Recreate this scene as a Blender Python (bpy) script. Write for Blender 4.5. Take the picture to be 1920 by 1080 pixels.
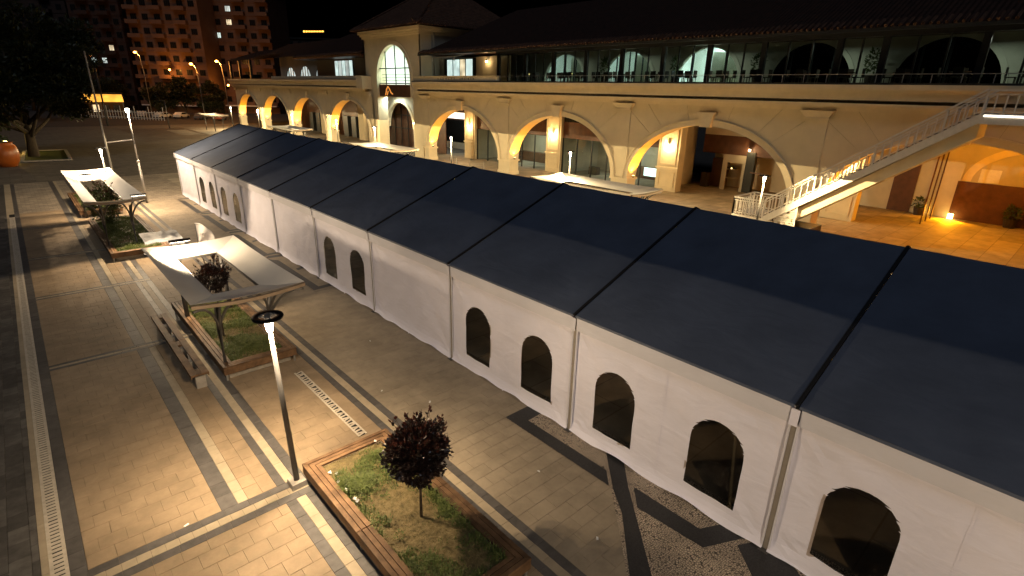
import bpy, math, random
from mathutils import Vector, Matrix, noise
random.seed(7)
R = math.radians
sc = bpy.context.scene
for o in list(bpy.data.objects): bpy.data.objects.remove(o)
# ------------------------------------------------------------------ camera
CAM_H = 8.0477; FPX = 1003.5
ROT = Matrix(((0.74201563, -0.67001623, 0.0221595), (0.21596135, 0.2701999, 0.93827113), (-0.63464438, -0.69142625, 0.34519016)))
cd = bpy.data.cameras.new('camera'); cam = bpy.data.objects.new('camera', cd); sc.collection.objects.link(cam)
cd.sensor_width = 36; cd.lens = 36 * FPX / 1920; cd.clip_start = 0.1; cd.clip_end = 2000
cam.matrix_world = Matrix.Translation((0, 0, CAM_H)) @ ROT.transposed().to_4x4()
sc.camera = cam
# ------------------------------------------------------------------ night sky
w = bpy.data.worlds.new('World'); sc.world = w; w.use_nodes = True
nt = w.node_tree; nt.nodes.clear()
sky = nt.nodes.new('ShaderNodeTexSky'); sky.sky_type = 'NISHITA'; sky.sun_disc = False
sky.sun_elevation = R(-4.0); sky.sun_rotation = R(200); sky.air_density = 1.2; sky.dust_density = 0.6; sky.ozone_density = 3
bg = nt.nodes.new('ShaderNodeBackground'); bg.inputs[1].default_value = SKY_STRENGTH = 0.10
wo = nt.nodes.new('ShaderNodeOutputWorld'); nt.links.new(sky.outputs[0], bg.inputs[0]); nt.links.new(bg.outputs[0], wo.inputs[0])
vs = sc.view_settings; vs.view_transform = 'Standard'; vs.look = 'None'; vs.gamma = 1; vs.exposure = 0.45; vs.use_curve_mapping = False
cy = sc.cycles; cy.use_denoising = True; cy.max_bounces = 8; cy.diffuse_bounces = 4; cy.transparent_max_bounces = 12; cy.glossy_bounces = 3
cy.sample_clamp_indirect = 4.0; cy.caustics_reflective = False; cy.caustics_refractive = False
fill_sun = bpy.data.lights.new('night_fill', 'SUN'); fill_sun.energy = 0.27; fill_sun.angle = R(25); fill_sun.color = (0.80, 0.88, 1.0)  # added dim bluish fill that lifts the tent roof and the shadows
mo = bpy.data.objects.new('night_fill', fill_sun); sc.collection.objects.link(mo); mo.rotation_euler = Vector((0.45, 0.5, -0.85)).to_track_quat('-Z', 'Y').to_euler()
# lamp strengths (watts)
WARM = (1.0, 0.76, 0.49); GOLD = (1.0, 0.76, 0.40); AMBER = (1.0, 0.37, 0.015); SODIUM = (1.0, 0.38, 0.07)
P_RING = 620; P_BACK = 3000; P_UP = 820; P_SCONCE = 200; P_STREET = 1500
# ------------------------------------------------------------------ helpers
COL = sc.collection
def ray(x, y): return ROT.transposed() @ Vector((x - 960, -(y - 540), -FPX))
def at_z(x, y, z=0):
    d = ray(x, y); return Vector((0, 0, CAM_H)) + d * ((z - CAM_H) / d.z)
def at_depth(x, y, D): return Vector((0, 0, CAM_H)) + ray(x, y) * (D / FPX)
def project(p):
    q = ROT @ (Vector(p) - Vector((0, 0, CAM_H)))
    if q.z > -0.2: return None
    return (960 + q.x * FPX / -q.z, 540 - q.y * FPX / -q.z, -q.z)

class MB:
    def __init__(s): s.v = []; s.f = []; s.m = []; s.t = []
    def quad(s, a, b, c, d, m=0, t=0.5): return s.poly([a, b, c, d], m, t)
    def poly(s, pts, m=0, t=0.5):
        n = len(s.v); s.v += [tuple(p) for p in pts]; s.f.append(tuple(range(n, n + len(pts)))); s.m.append(m); s.t.append(t); return s
    def box(s, x0, x1, y0, y1, z0, z1, m=0, t=0.5, bottom=True):
        n = len(s.v)
        s.v += [(x, y, z) for z in (z0, z1) for y in (y0, y1) for x in (x0, x1)]
        F = [(4, 5, 7, 6), (0, 1, 5, 4), (1, 3, 7, 5), (3, 2, 6, 7), (2, 0, 4, 6)]
        if bottom: F.append((0, 2, 3, 1))
        for f in F: s.f.append(tuple(n + i for i in f)); s.m.append(m); s.t.append(t)
        return s
    def hexa(s, P, m=0, t=0.5):      # 8 points: bottom loop of 4 then top loop of 4
        n = len(s.v); s.v += [tuple(p) for p in P]
        for f in [(3, 2, 1, 0), (4, 5, 6, 7), (0, 1, 5, 4), (1, 2, 6, 5), (2, 3, 7, 6), (3, 0, 4, 7)]:
            s.f.append(tuple(n + i for i in f)); s.m.append(m); s.t.append(t)
        return s
    def prism(s, poly, axis, a, b, m=0):    # poly of 2-D points extruded along an axis
        def P(p, d): return {'x': (d, p[0], p[1]), 'y': (p[0], d, p[1]), 'z': (p[0], p[1], d)}[axis]
        n = len(poly); k = len(s.v)
        s.v += [P(p, a) for p in poly] + [P(p, b) for p in poly]
        s.f.append(tuple(k + i for i in range(n))); s.f.append(tuple(k + n + i for i in reversed(range(n))))
        for i in range(n): j = (i + 1) % n; s.f.append((k + i, k + n + i, k + n + j, k + j))
        s.m += [m] * (n + 2); s.t += [0.5] * (n + 2); return s
    def tube(s, path, rad, n=8, m=0, cap=True):
        k = len(s.v); L = len(path); path = [Vector(p) for p in path]
        if not hasattr(rad, '__len__'): rad = [rad] * L
        for i, p in enumerate(path):
            t = (path[min(i + 1, L - 1)] - path[max(i - 1, 0)]).normalized()
            u = t.cross(Vector((0, 0, 1)))
            if u.length < 1e-3: u = Vector((1, 0, 0))
            u.normalize(); v = t.cross(u)
            for j in range(n):
                a = 2 * math.pi * j / n; s.v.append(tuple(p + (u * math.cos(a) + v * math.sin(a)) * rad[i]))
        for i in range(L - 1):
            for j in range(n):
                a = k + i * n + j; b = k + i * n + (j + 1) % n; s.f.append((a, b, b + n, a + n)); s.m.append(m); s.t.append(0.5)
        if cap:
            s.f.append(tuple(k + j for j in reversed(range(n)))); s.f.append(tuple(k + (L - 1) * n + j for j in range(n))); s.m += [m, m]; s.t += [0.5, 0.5]
        return s
    def bar(s, a, b, wd, ht=None, m=0):     # rectangular bar between two points
        a = Vector(a); b = Vector(b); ht = ht or wd; t = (b - a).normalized(); u = t.cross(Vector((0, 0, 1)))
        if u.length < 1e-3: u = Vector((1, 0, 0))
        u = u.normalized() * wd / 2; v = t.cross(u).normalized() * ht / 2
        return s.hexa([a - u - v, a + u - v, a + u + v, a - u + v, b - u - v, b + u - v, b + u + v, b - u + v], m)
    def lathe(s, prof, cx=0, cy=0, n=16, m=0):
        k = len(s.v); L = len(prof)
        for r, z in prof:
            for j in range(n): a = 2 * math.pi * j / n; s.v.append((cx + r * math.cos(a), cy + r * math.sin(a), z))
        for i in range(L - 1):
            for j in range(n):
                a = k + i * n + j; b = k + i * n + (j + 1) % n; s.f.append((a, b, b + n, a + n)); s.m.append(m); s.t.append(0.5)
        return s
    def mesh(s, name, mats, smooth=False, tint=False):
        me = bpy.data.meshes.new(name); me.from_pydata(s.v, [], s.f)
        for x in (mats if isinstance(mats, (list, tuple)) else [mats]): me.materials.append(x)
        if any(s.m): me.polygons.foreach_set('material_index', s.m)
        if tint:
            at = me.attributes.new('tint', 'FLOAT', 'FACE'); at.data.foreach_set('value', s.t)
        if smooth: me.polygons.foreach_set('use_smooth', [True] * len(s.f))
        me.update(); return me
    def build(s, name, mats, parent=None, smooth=False, tint=False, bevel=0, loc=None):
        o = bpy.data.objects.new(name, s.mesh(name, mats, smooth, tint)); COL.objects.link(o); o.parent = parent
        if loc is not None: o.location = loc
        if bevel:
            b = o.modifiers.new('bevel', 'BEVEL'); b.width = bevel; b.segments = 2; b.limit_method = 'ANGLE'; b.angle_limit = R(40)
        return o
def inst(me, name, parent=None, loc=(0, 0, 0), rz=0, sc_=None):
    o = bpy.data.objects.new(name, me); COL.objects.link(o); o.parent = parent; o.location = loc; o.rotation_euler = (0, 0, rz)
    if sc_: o.scale = sc_
    return o
def tag(o, label=None, cat=None, group=None, kind=None):
    for k, v in (('label', label), ('category', cat), ('group', group), ('kind', kind)):
        if v: o[k] = v
    return o
def thing(name, label, cat, loc=(0, 0, 0), rz=0, group=None):
    o = bpy.data.objects.new(name, None); COL.objects.link(o); o.location = loc; o.rotation_euler = (0, 0, rz); o.empty_display_size = 0.2
    return tag(o, label, cat, group)
def copy_tree(o, parent=None):
    c = o.copy(); COL.objects.link(c); c.parent = parent
    for ch in list(o.children): copy_tree(ch, c)
    return c
def light(kind, name, parent, loc, power, color, size=0.05, aim=None, spot=None, blend=0.15):
    d = bpy.data.lights.new(name, kind); d.energy = power; d.color = color
    if kind in ('POINT', 'SPOT'): d.shadow_soft_size = size
    if kind == 'SPOT': d.spot_size = R(spot); d.spot_blend = blend
    if kind == 'AREA': d.size = size
    o = bpy.data.objects.new(name, d); COL.objects.link(o); o.parent = parent; o.location = loc
    if aim is not None: o.rotation_euler = Vector(aim).to_track_quat('-Z', 'Y').to_euler()
    return o

# ------------------------------------------------------------------ materials
def mat(name, c, rough=0.7, var=0.25, scale=3.0, bump=0.0, bscale=40.0, metal=0.0, stretch=None, spec=0.3, tint=0.0, c2=None, detail=6, bdist=0.02, sheen=None):
    m = bpy.data.materials.new(name); m.use_nodes = True; t = m.node_tree; N = t.nodes; L = t.links
    b = N['Principled BSDF']; b.inputs['Roughness'].default_value = rough; b.inputs['Metallic'].default_value = metal; b.inputs['Specular IOR Level'].default_value = spec
    tc = N.new('ShaderNodeNewGeometry'); src = tc.outputs['Position']
    if stretch:
        mp = N.new('ShaderNodeMapping'); mp.inputs['Scale'].default_value = stretch; L.new(src, mp.inputs[0]); src = mp.outputs[0]
    n = N.new('ShaderNodeTexNoise'); n.inputs['Scale'].default_value = scale; n.inputs['Detail'].default_value = detail; n.inputs['Roughness'].default_value = 0.62
    L.new(src, n.inputs['Vector'])
    r = N.new('ShaderNodeValToRGB'); c2 = c2 or tuple(min(1, v * (1 + var)) for v in c)
    r.color_ramp.elements[0].position = 0.3; r.color_ramp.elements[1].position = 0.72
    r.color_ramp.elements[0].color = (*[v * (1 - var) for v in c], 1); r.color_ramp.elements[1].color = (*c2, 1)
    L.new(n.outputs['Fac'], r.inputs[0]); out = r.outputs[0]
    if tint:
        dn = N.new('ShaderNodeTexNoise'); dn.inputs['Scale'].default_value = 0.55; dn.inputs['Detail'].default_value = 8; dn.inputs['Roughness'].default_value = 0.7; L.new(tc.outputs['Position'], dn.inputs['Vector'])
        dm = N.new('ShaderNodeMapRange'); dm.inputs[1].default_value = 0.35; dm.inputs[2].default_value = 0.6; dm.inputs[3].default_value = 0.82; dm.inputs[4].default_value = 1.05; L.new(dn.outputs['Fac'], dm.inputs[0])
        vd = N.new('ShaderNodeVectorMath'); vd.operation = 'SCALE'; L.new(out, vd.inputs[0]); L.new(dm.outputs[0], vd.inputs['Scale']); out = vd.outputs[0]
        a = N.new('ShaderNodeAttribute'); a.attribute_name = 'tint'
        mr = N.new('ShaderNodeMapRange'); mr.inputs[3].default_value = 1 - tint; mr.inputs[4].default_value = 1 + tint; L.new(a.outputs['Fac'], mr.inputs[0])
        vm = N.new('ShaderNodeVectorMath'); vm.operation = 'SCALE'; L.new(out, vm.inputs[0]); L.new(mr.outputs[0], vm.inputs['Scale']); out = vm.outputs[0]
    L.new(out, b.inputs['Base Color'])
    if bump:
        n2 = N.new('ShaderNodeTexNoise'); n2.inputs['Scale'].default_value = bscale; n2.inputs['Detail'].default_value = 5; L.new(src, n2.inputs['Vector'])
        bp = N.new('ShaderNodeBump'); bp.inputs['Strength'].default_value = bump; bp.inputs['Distance'].default_value = bdist; L.new(n2.outputs['Fac'], bp.inputs['Height']); L.new(bp.outputs[0], b.inputs['Normal'])
        mr2 = N.new('ShaderNodeMapRange'); mr2.inputs[3].default_value = max(0.05, rough - 0.12); mr2.inputs[4].default_value = min(1, rough + 0.12); L.new(n2.outputs['Fac'], mr2.inputs[0]); L.new(mr2.outputs[0], b.inputs['Roughness'])
    return m
def emit(name, c, s, var=0.0, scale=2.0):
    m = bpy.data.materials.new(name); m.use_nodes = True; t = m.node_tree; b = t.nodes['Principled BSDF']
    b.inputs['Base Color'].default_value = (*c, 1); b.inputs['Emission Color'].default_value = (*c, 1); b.inputs['Emission Strength'].default_value = s
    if var:
        g = t.nodes.new('ShaderNodeNewGeometry'); n = t.nodes.new('ShaderNodeTexNoise'); n.inputs['Scale'].default_value = scale; n.inputs['Detail'].default_value = 3
        t.links.new(g.outputs['Position'], n.inputs['Vector']); mr = t.nodes.new('ShaderNodeMapRange'); mr.inputs[1].default_value = 0.3; mr.inputs[2].default_value = 0.7
        mr.inputs[3].default_value = s * (1 - var); mr.inputs[4].default_value = s * (1 + var); t.links.new(n.outputs['Fac'], mr.inputs[0]); t.links.new(mr.outputs[0], b.inputs['Emission Strength'])
    return m
def glass(name, tint=(0.75, 0.8, 0.78), gloss=0.9, rough=0.02, wavy=0.0, dirt=0.0):
    m = bpy.data.materials.new(name); m.use_nodes = True; t = m.node_tree; N = t.nodes; L = t.links; N.clear()
    tr = N.new('ShaderNodeBsdfTransparent'); tr.inputs[0].default_value = (*tint, 1)
    gl = N.new('ShaderNodeBsdfGlossy'); gl.inputs[0].default_value = (gloss, gloss, gloss, 1); gl.inputs['Roughness'].default_value = rough
    mx = N.new('ShaderNodeMixShader'); o = N.new('ShaderNodeOutputMaterial'); g = N.new('ShaderNodeNewGeometry')
    dt = N.new('ShaderNodeVectorMath'); dt.operation = 'DOT_PRODUCT'; L.new(g.outputs['Incoming'], dt.inputs[0]); L.new(g.outputs['Normal'], dt.inputs[1])
    ab = N.new('ShaderNodeMath'); ab.operation = 'ABSOLUTE'; L.new(dt.outputs['Value'], ab.inputs[0])
    om = N.new('ShaderNodeMath'); om.operation = 'SUBTRACT'; om.inputs[0].default_value = 1; L.new(ab.outputs[0], om.inputs[1])
    pw = N.new('ShaderNodeMath'); pw.operation = 'POWER'; pw.inputs[1].default_value = 5; L.new(om.outputs[0], pw.inputs[0])
    fr = N.new('ShaderNodeMath'); fr.operation = 'MULTIPLY_ADD'; fr.inputs[1].default_value = 0.95; fr.inputs[2].default_value = 0.05; L.new(pw.outputs[0], fr.inputs[0])
    if wavy:
        n = N.new('ShaderNodeTexNoise'); n.inputs['Scale'].default_value = 2.2; n.inputs['Detail'].default_value = 2
        L.new(g.outputs['Position'], n.inputs['Vector']); bp = N.new('ShaderNodeBump'); bp.inputs['Strength'].default_value = wavy; bp.inputs['Distance'].default_value = 0.1
        L.new(n.outputs['Fac'], bp.inputs['Height']); L.new(bp.outputs[0], gl.inputs['Normal'])
    L.new(fr.outputs[0], mx.inputs[0]); L.new(tr.outputs[0], mx.inputs[1]); L.new(gl.outputs[0], mx.inputs[2])
    last = mx.outputs[0]
    if dirt:
        df = N.new('ShaderNodeBsdfDiffuse'); df.inputs[0].default_value = (0.35, 0.32, 0.28, 1); m2 = N.new('ShaderNodeMixShader'); m2.inputs[0].default_value = dirt
        L.new(last, m2.inputs[1]); L.new(df.outputs[0], m2.inputs[2]); last = m2.outputs[0]
    L.new(last, o.inputs[0]); return m
def pebbles(name, c, cj, scale):
    m = mat(name, c, 0.75, 0.3, 1.5); t = m.node_tree; N = t.nodes; L = t.links; b = N['Principled BSDF']
    g = N.new('ShaderNodeNewGeometry'); nz = N.new('ShaderNodeTexNoise'); nz.inputs['Scale'].default_value = 1.6; L.new(g.outputs['Position'], nz.inputs['Vector'])
    ad = N.new('ShaderNodeVectorMath'); ad.operation = 'MULTIPLY_ADD'; L.new(nz.outputs['Color'], ad.inputs[0]); ad.inputs[1].default_value = (0.22, 0.22, 0); L.new(g.outputs['Position'], ad.inputs[2])
    v = N.new('ShaderNodeTexVoronoi'); v.feature = 'DISTANCE_TO_EDGE'; v.inputs['Scale'].default_value = scale; v.inputs['Randomness'].default_value = 0.65; L.new(ad.outputs[0], v.inputs['Vector'])
    rm = N.new('ShaderNodeMapRange'); rm.inputs[1].default_value = 0.05; rm.inputs[2].default_value = 0.16; L.new(v.outputs['Distance'], rm.inputs[0])
    mx = N.new('ShaderNodeMix'); mx.data_type = 'RGBA'; old = b.inputs['Base Color'].links[0].from_socket
    L.new(rm.outputs[0], mx.inputs[0]); mx.inputs[6].default_value = (*cj, 1); L.new(old, mx.inputs[7]); L.new(mx.outputs[2], b.inputs['Base Color'])
    bp = N.new('ShaderNodeBump'); bp.inputs['Strength'].default_value = 1.0; bp.inputs['Distance'].default_value = 0.03; L.new(v.outputs['Distance'], bp.inputs['Height']); L.new(bp.outputs[0], b.inputs['Normal'])
    return m
def tiled(name, c, cj, bw, bh, gap=0.012, rough=0.75, var=0.25):
    m = mat(name, c, rough, var, 1.2); t = m.node_tree; N = t.nodes; L = t.links; b = N['Principled BSDF']; old = b.inputs['Base Color'].links[0].from_socket
    g = N.new('ShaderNodeNewGeometry'); br = N.new('ShaderNodeTexBrick'); br.inputs['Scale'].default_value = 1; br.inputs['Brick Width'].default_value = bw; br.inputs['Row Height'].default_value = bh
    br.inputs['Mortar Size'].default_value = gap; br.inputs['Color1'].default_value = (0.8, 0.8, 0.8, 1); br.inputs['Color2'].default_value = (1.15, 1.15, 1.15, 1); br.inputs['Mortar'].default_value = (*[v / max(1e-3, k) for v, k in zip(cj, c)], 1)
    L.new(g.outputs['Position'], br.inputs['Vector']); mx = N.new('ShaderNodeMix'); mx.data_type = 'RGBA'; mx.blend_type = 'MULTIPLY'; mx.inputs[0].default_value = 1
    L.new(old, mx.inputs[6]); L.new(br.outputs['Color'], mx.inputs[7]); L.new(mx.outputs[2], b.inputs['Base Color']); return m
def rooftile(name, c, axis_scale):
    m = mat(name, c, 0.8, 0.5, 2.5); t = m.node_tree; N = t.nodes; L = t.links; b = N['Principled BSDF']; g = N.new('ShaderNodeNewGeometry')
    wv = N.new('ShaderNodeTexWave'); wv.wave_type = 'BANDS'; wv.bands_direction = axis_scale; wv.inputs['Scale'].default_value = 1.2; L.new(g.outputs['Position'], wv.inputs['Vector'])
    bp = N.new('ShaderNodeBump'); bp.inputs['Strength'].default_value = 0.9; bp.inputs['Distance'].default_value = 0.08; L.new(wv.outputs['Fac'], bp.inputs['Height']); L.new(bp.outputs[0], b.inputs['Normal']); return m
def leafmat(name, c, c2, trans=0.25, rough=0.4):
    m = mat(name, c, rough, 0.4, 9.0, c2=c2, spec=0.5); t = m.node_tree; N = t.nodes; L = t.links; b = N['Principled BSDF']
    tl = N.new('ShaderNodeBsdfTranslucent'); src = b.inputs['Base Color'].links[0].from_socket; L.new(src, tl.inputs[0])
    mx = N.new('ShaderNodeMixShader'); mx.inputs[0].default_value = trans; o = N['Material Output']; L.new(b.outputs[0], mx.inputs[1]); L.new(tl.outputs[0], mx.inputs[2]); L.new(mx.outputs[0], o.inputs[0]); return m
def fabric(name, c, var, rough, fold, trans=0.0, dirt=None):
    # coated cloth: long soft folds as relief, faint stains
    m = mat(name, c, rough, var, 0.9, spec=0.35); t = m.node_tree; N = t.nodes; L = t.links; b = N['Principled BSDF']; g = N.new('ShaderNodeNewGeometry')
    mp = N.new('ShaderNodeMapping'); mp.inputs['Scale'].default_value = (1, 0.55, 1.5); mp.inputs['Rotation'].default_value = (R(28), 0, 0); L.new(g.outputs['Position'], mp.inputs[0])
    n = N.new('ShaderNodeTexNoise'); n.inputs['Scale'].default_value = 1.7; n.inputs['Detail'].default_value = 4; n.inputs['Distortion'].default_value = 0.8; L.new(mp.outputs[0], n.inputs['Vector'])
    n3 = N.new('ShaderNodeTexNoise'); n3.inputs['Scale'].default_value = 7; n3.inputs['Detail'].default_value = 3; L.new(mp.outputs[0], n3.inputs['Vector'])
    ma = N.new('ShaderNodeMath'); ma.operation = 'MULTIPLY_ADD'; ma.inputs[1].default_value = 0.22; L.new(n3.outputs['Fac'], ma.inputs[0]); ma.inputs[1].default_value = 0.1; L.new(n.outputs['Fac'], ma.inputs[2])
    bp = N.new('ShaderNodeBump'); bp.inputs['Strength'].default_value = fold; bp.inputs['Distance'].default_value = 0.12; L.new(ma.outputs[0], bp.inputs['Height']); L.new(bp.outputs[0], b.inputs['Normal'])
    if trans:
        tl = N.new('ShaderNodeBsdfTranslucent'); tl.inputs[0].default_value = (*c, 1); mx = N.new('ShaderNodeMixShader'); mx.inputs[0].default_value = trans
        L.new(b.outputs[0], mx.inputs[1]); L.new(tl.outputs[0], mx.inputs[2]); L.new(mx.outputs[0], N['Material Output'].inputs[0])
    return m
M = dict(
    pave_field=mat('paver_beige', (0.262, 0.192, 0.120), 0.72, 0.10, 2.2, 0.25, 60, tint=0.05),
    pave_right=mat('paver_taupe', (0.29, 0.235, 0.165), 0.72, 0.10, 2.2, 0.25, 60, tint=0.05),
    pave_dark=mat('paver_basalt', (0.088, 0.080, 0.074), 0.6, 0.22, 5, 0.25, 80, tint=0.14),
    pave_light=mat('paver_cream', (0.35, 0.285, 0.195), 0.7, 0.10, 4, 0.2, 60, tint=0.06),
    pave_left=mat('paver_charcoal', (0.085, 0.078, 0.07), 0.65, 0.35, 4, 0.3, 60, tint=0.3),
    joint=mat('joint_sand', (0.155, 0.115, 0.075), 0.95, 0.3, 8),
    far_field=tiled('paving_far', (0.26, 0.215, 0.16), (0.15, 0.12, 0.09), 0.45, 0.37),
    plaza=tiled('plaza_slabs', (0.125, 0.105, 0.082), (0.07, 0.058, 0.046), 1.6, 0.8, 0.02),
    plaza2=tiled('terrace_slabs', (0.30, 0.25, 0.18), (0.19, 0.15, 0.10), 2.4, 1.2, 0.02),
    asphalt=mat('asphalt', (0.05, 0.045, 0.042), 0.9, 0.3, 1.0, 0.3, 60),
    pebble=pebbles('river_pebbles', (0.52, 0.42, 0.31), (0.07, 0.056, 0.042), 24),
    granite=mat('black_granite', (0.028, 0.027, 0.027), 0.5, 0.5, 35, 0.15, 120),
    concrete=mat('concrete', (0.30, 0.27, 0.23), 0.85, 0.25, 6, 0.3, 60),
    drain=mat('drain_concrete', (0.48, 0.42, 0.33), 0.8, 0.18, 8, 0.3, 70),
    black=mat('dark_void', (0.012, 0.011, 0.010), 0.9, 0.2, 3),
    wood=mat('oiled_timber', (0.115, 0.064, 0.033), 0.6, 0.45, 2.6, 0.35, 30, stretch=(1, 1, 1), spec=0.18, tint=0.25, c2=(0.21, 0.122, 0.064)),
    soil=mat('dry_soil', (0.12, 0.09, 0.05), 0.95, 0.4, 3.5, 0.6, 25),
    grass=leafmat('grass_blades', (0.085, 0.125, 0.024), (0.17, 0.205, 0.05), 0.3, 0.6),
    straw=leafmat('dry_straw', (0.20, 0.15, 0.055), (0.33, 0.25, 0.11), 0.25, 0.7),
    redleaf=leafmat('bronze_leaves', (0.018, 0.012, 0.010), (0.036, 0.018, 0.014), 0.10, 0.28),
    redtip=leafmat('red_shoots', (0.055, 0.018, 0.012), (0.13, 0.04, 0.026), 0.25, 0.3),
    greenleaf=leafmat('green_leaves', (0.035, 0.06, 0.014), (0.10, 0.13, 0.03), 0.25, 0.4),
    darkleaf=leafmat('dark_tree_leaves', (0.016, 0.024, 0.008), (0.04, 0.05, 0.014), 0.25, 0.5),
    bark=mat('bark', (0.06, 0.045, 0.032), 0.9, 0.4, 12, 0.6, 40),
    steel=mat('painted_steel', (0.10, 0.095, 0.09), 0.45, 0.15, 4, 0.1, 60, metal=0.4),
    beam=mat('bronze_beam', (0.17, 0.125, 0.085), 0.5, 0.15, 4, 0.1, 60, metal=0.2),
    galv=mat('galvanised_steel', (0.36, 0.34, 0.31), 0.42, 0.15, 6, 0.1, 60, metal=0.6),
    ringblack=mat('lamp_black', (0.01, 0.01, 0.011), 0.5, 0.1, 5, spec=0.1),
    white_metal=mat('white_paint', (0.66, 0.62, 0.55), 0.5, 0.08, 5, 0.1, 50),
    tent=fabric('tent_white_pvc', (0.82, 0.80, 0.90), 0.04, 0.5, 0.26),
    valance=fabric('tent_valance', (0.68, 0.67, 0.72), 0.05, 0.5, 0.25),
    roofcloth=fabric('tent_roof_cloth', (0.082, 0.100, 0.145), 0.16, 0.5, 0.14),
    alu=mat('tent_aluminium', (0.36, 0.32, 0.27), 0.45, 0.1, 8, 0.1, 40, metal=0.3),
    rail=mat('keder_rail_black', (0.015, 0.015, 0.017), 0.5, 0.1, 8),
    pvc=glass('clear_pvc', (0.72, 0.66, 0.58), 0.8, 0.06, 0.3, 0.008),
    pane=glass('window_glass', (0.62, 0.72, 0.70), 0.9, 0.01),
    shopglass=glass('shop_glass', (0.72, 0.80, 0.76), 0.9, 0.01),
    canvas=fabric('canopy_canvas', (0.70, 0.67, 0.62), 0.06, 0.6, 0.15, 0.22),
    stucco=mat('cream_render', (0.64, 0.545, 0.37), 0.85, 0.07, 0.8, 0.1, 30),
    stucco2=mat('cream_trim', (0.67, 0.57, 0.39), 0.8, 0.07, 1.5, 0.08, 40),
    joint_w=mat('render_joint', (0.34, 0.28, 0.18), 0.9, 0.2, 3),
    brown=mat('brown_panel', (0.085, 0.035, 0.018), 0.5, 0.3, 2, 0.1, 20),
    dark_frame=mat('dark_frame', (0.018, 0.02, 0.02), 0.45, 0.2, 4),
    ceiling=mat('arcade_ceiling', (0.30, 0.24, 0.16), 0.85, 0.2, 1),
    inwall=mat('interior_wall', (0.46, 0.41, 0.32), 0.85, 0.12, 0.8),
    greywall=mat('terrace_wall', (0.42, 0.40, 0.33), 0.85, 0.1, 0.8),
    roof_y=rooftile('roof_tiles', (0.028, 0.011, 0.007), 'Y'),
    roof_x=rooftile('tower_roof_tiles', (0.075, 0.036, 0.022), 'Y'),
    orange=mat('orange_glaze', (0.36, 0.09, 0.012), 0.35, 0.2, 2, spec=0.5),
    apt=mat('apartment_render', (0.15, 0.085, 0.055), 0.9, 0.2, 0.25),
    apt_dark=mat('apartment_dark_render', (0.05, 0.03, 0.024), 0.9, 0.2, 0.25),
    winblack=mat('unlit_glass', (0.012, 0.012, 0.012), 0.15, 0.2, 1),
    furn=mat('dark_furniture', (0.035, 0.025, 0.018), 0.6, 0.3, 3),
    cloth_grey=fabric('grey_tarpaulin', (0.30, 0.31, 0.33), 0.1, 0.5, 0.6),
    banner=mat('banner_grey', (0.72, 0.69, 0.67), 0.7, 0.05, 3),
    white=mat('white_plain', (0.75, 0.72, 0.68), 0.7, 0.05, 3),
    paper=mat('litter_paper', (0.75, 0.74, 0.72), 0.8, 0.05, 20),
    led=emit('led_warm', (1.0, 0.86, 0.66), 12), uplamp=emit('uplight_amber', (1.0, 0.62, 0.16), 14), sconce=emit('sconce_glow', (1.0, 0.83, 0.55), 10),
    sodium=emit('sodium_lamp', (1.0, 0.36, 0.05), 26), coolwin=emit('lit_window_cool', (0.74, 0.95, 0.90), 0.6, 0.35, 1.3), coolwin2=emit('lit_window_pale', (0.80, 0.93, 0.88), 0.45, 0.5, 0.6),
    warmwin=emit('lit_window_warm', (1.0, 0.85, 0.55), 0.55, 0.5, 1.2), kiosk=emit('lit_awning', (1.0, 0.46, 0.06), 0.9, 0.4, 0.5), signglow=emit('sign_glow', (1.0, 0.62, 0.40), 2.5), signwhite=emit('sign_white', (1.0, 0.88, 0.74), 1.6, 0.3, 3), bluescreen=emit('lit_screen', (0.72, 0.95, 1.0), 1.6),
    candle=emit('candle_glow', (1.0, 0.7, 0.25), 3.0),
)
# ================================================================== GROUND
def sheet(name, x0, x1, y0, y1, z, m, parent=None):
    return MB().poly([(x0, y0, z), (x1, y0, z), (x1, y1, z), (x0, y1, z)]).build(name, m, parent)
ground = tag(sheet('ground', -400, 500, -120, 700, -0.06, M['asphalt']), kind='structure')
pav = tag(sheet('pavement', -6, 9.6, -14, 60, -0.011, M['joint']), kind='structure')
plaza = tag(sheet('plaza', -60, 75, 60, 132, -0.008, M['plaza']), kind='structure')
forecourt = tag(sheet('forecourt', 9.6, 56, -30, 60, -0.004, M['plaza2']), kind='structure')
street = tag(sheet('street', -60, 160, 132, 240, -0.02, M['asphalt']), kind='structure')
# each paver: x0, x1, y0, y1, kind
PV = []
def clear(x0, x1, y0, y1):       # under the planters nothing shows
    for a, b, c, d in ((3.45, 4.85, 5.3, 9.6), (3.4, 4.85, 15.8, 21.7), (2.6, 4.4, 30.8, 39.2), (2.5, 4.1, 42.5, 49.7)):
        if x0 > a and x1 < b and y0 > c and y1 < d: return False
    return True
def lay(X0, X1, Y0, Y1, lx, ly, kind, bond='x', g=0.0045):
    if bond == 'x':
        j = 0; y = Y0
        while y < Y1 - 0.02:
            y1 = min(y + ly, Y1); x = X0 - (lx / 2 if j % 2 else 0)
            while x < X1 - 0.02:
                a, b = max(x, X0), min(x + lx, X1)
                if b - a > 0.03 and clear(a, b, y, y1): PV.append((a + g / 2, b - g / 2, y + g / 2, y1 - g / 2, kind))
                x += lx
            j += 1; y += ly
    else:
        j = 0; x = X0
        while x < X1 - 0.02:
            x1 = min(x + lx, X1); y = Y0 - (ly / 2 if j % 2 else 0)
            while y < Y1 - 0.02:
                a, b = max(y, Y0), min(y + ly, Y1)
                if b - a > 0.03 and clear(x, x1, a, b): PV.append((x + g / 2, x1 - g / 2, a + g / 2, b - g / 2, kind))
                y += ly
            j += 1; x += lx
NEAR = 46.0
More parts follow.
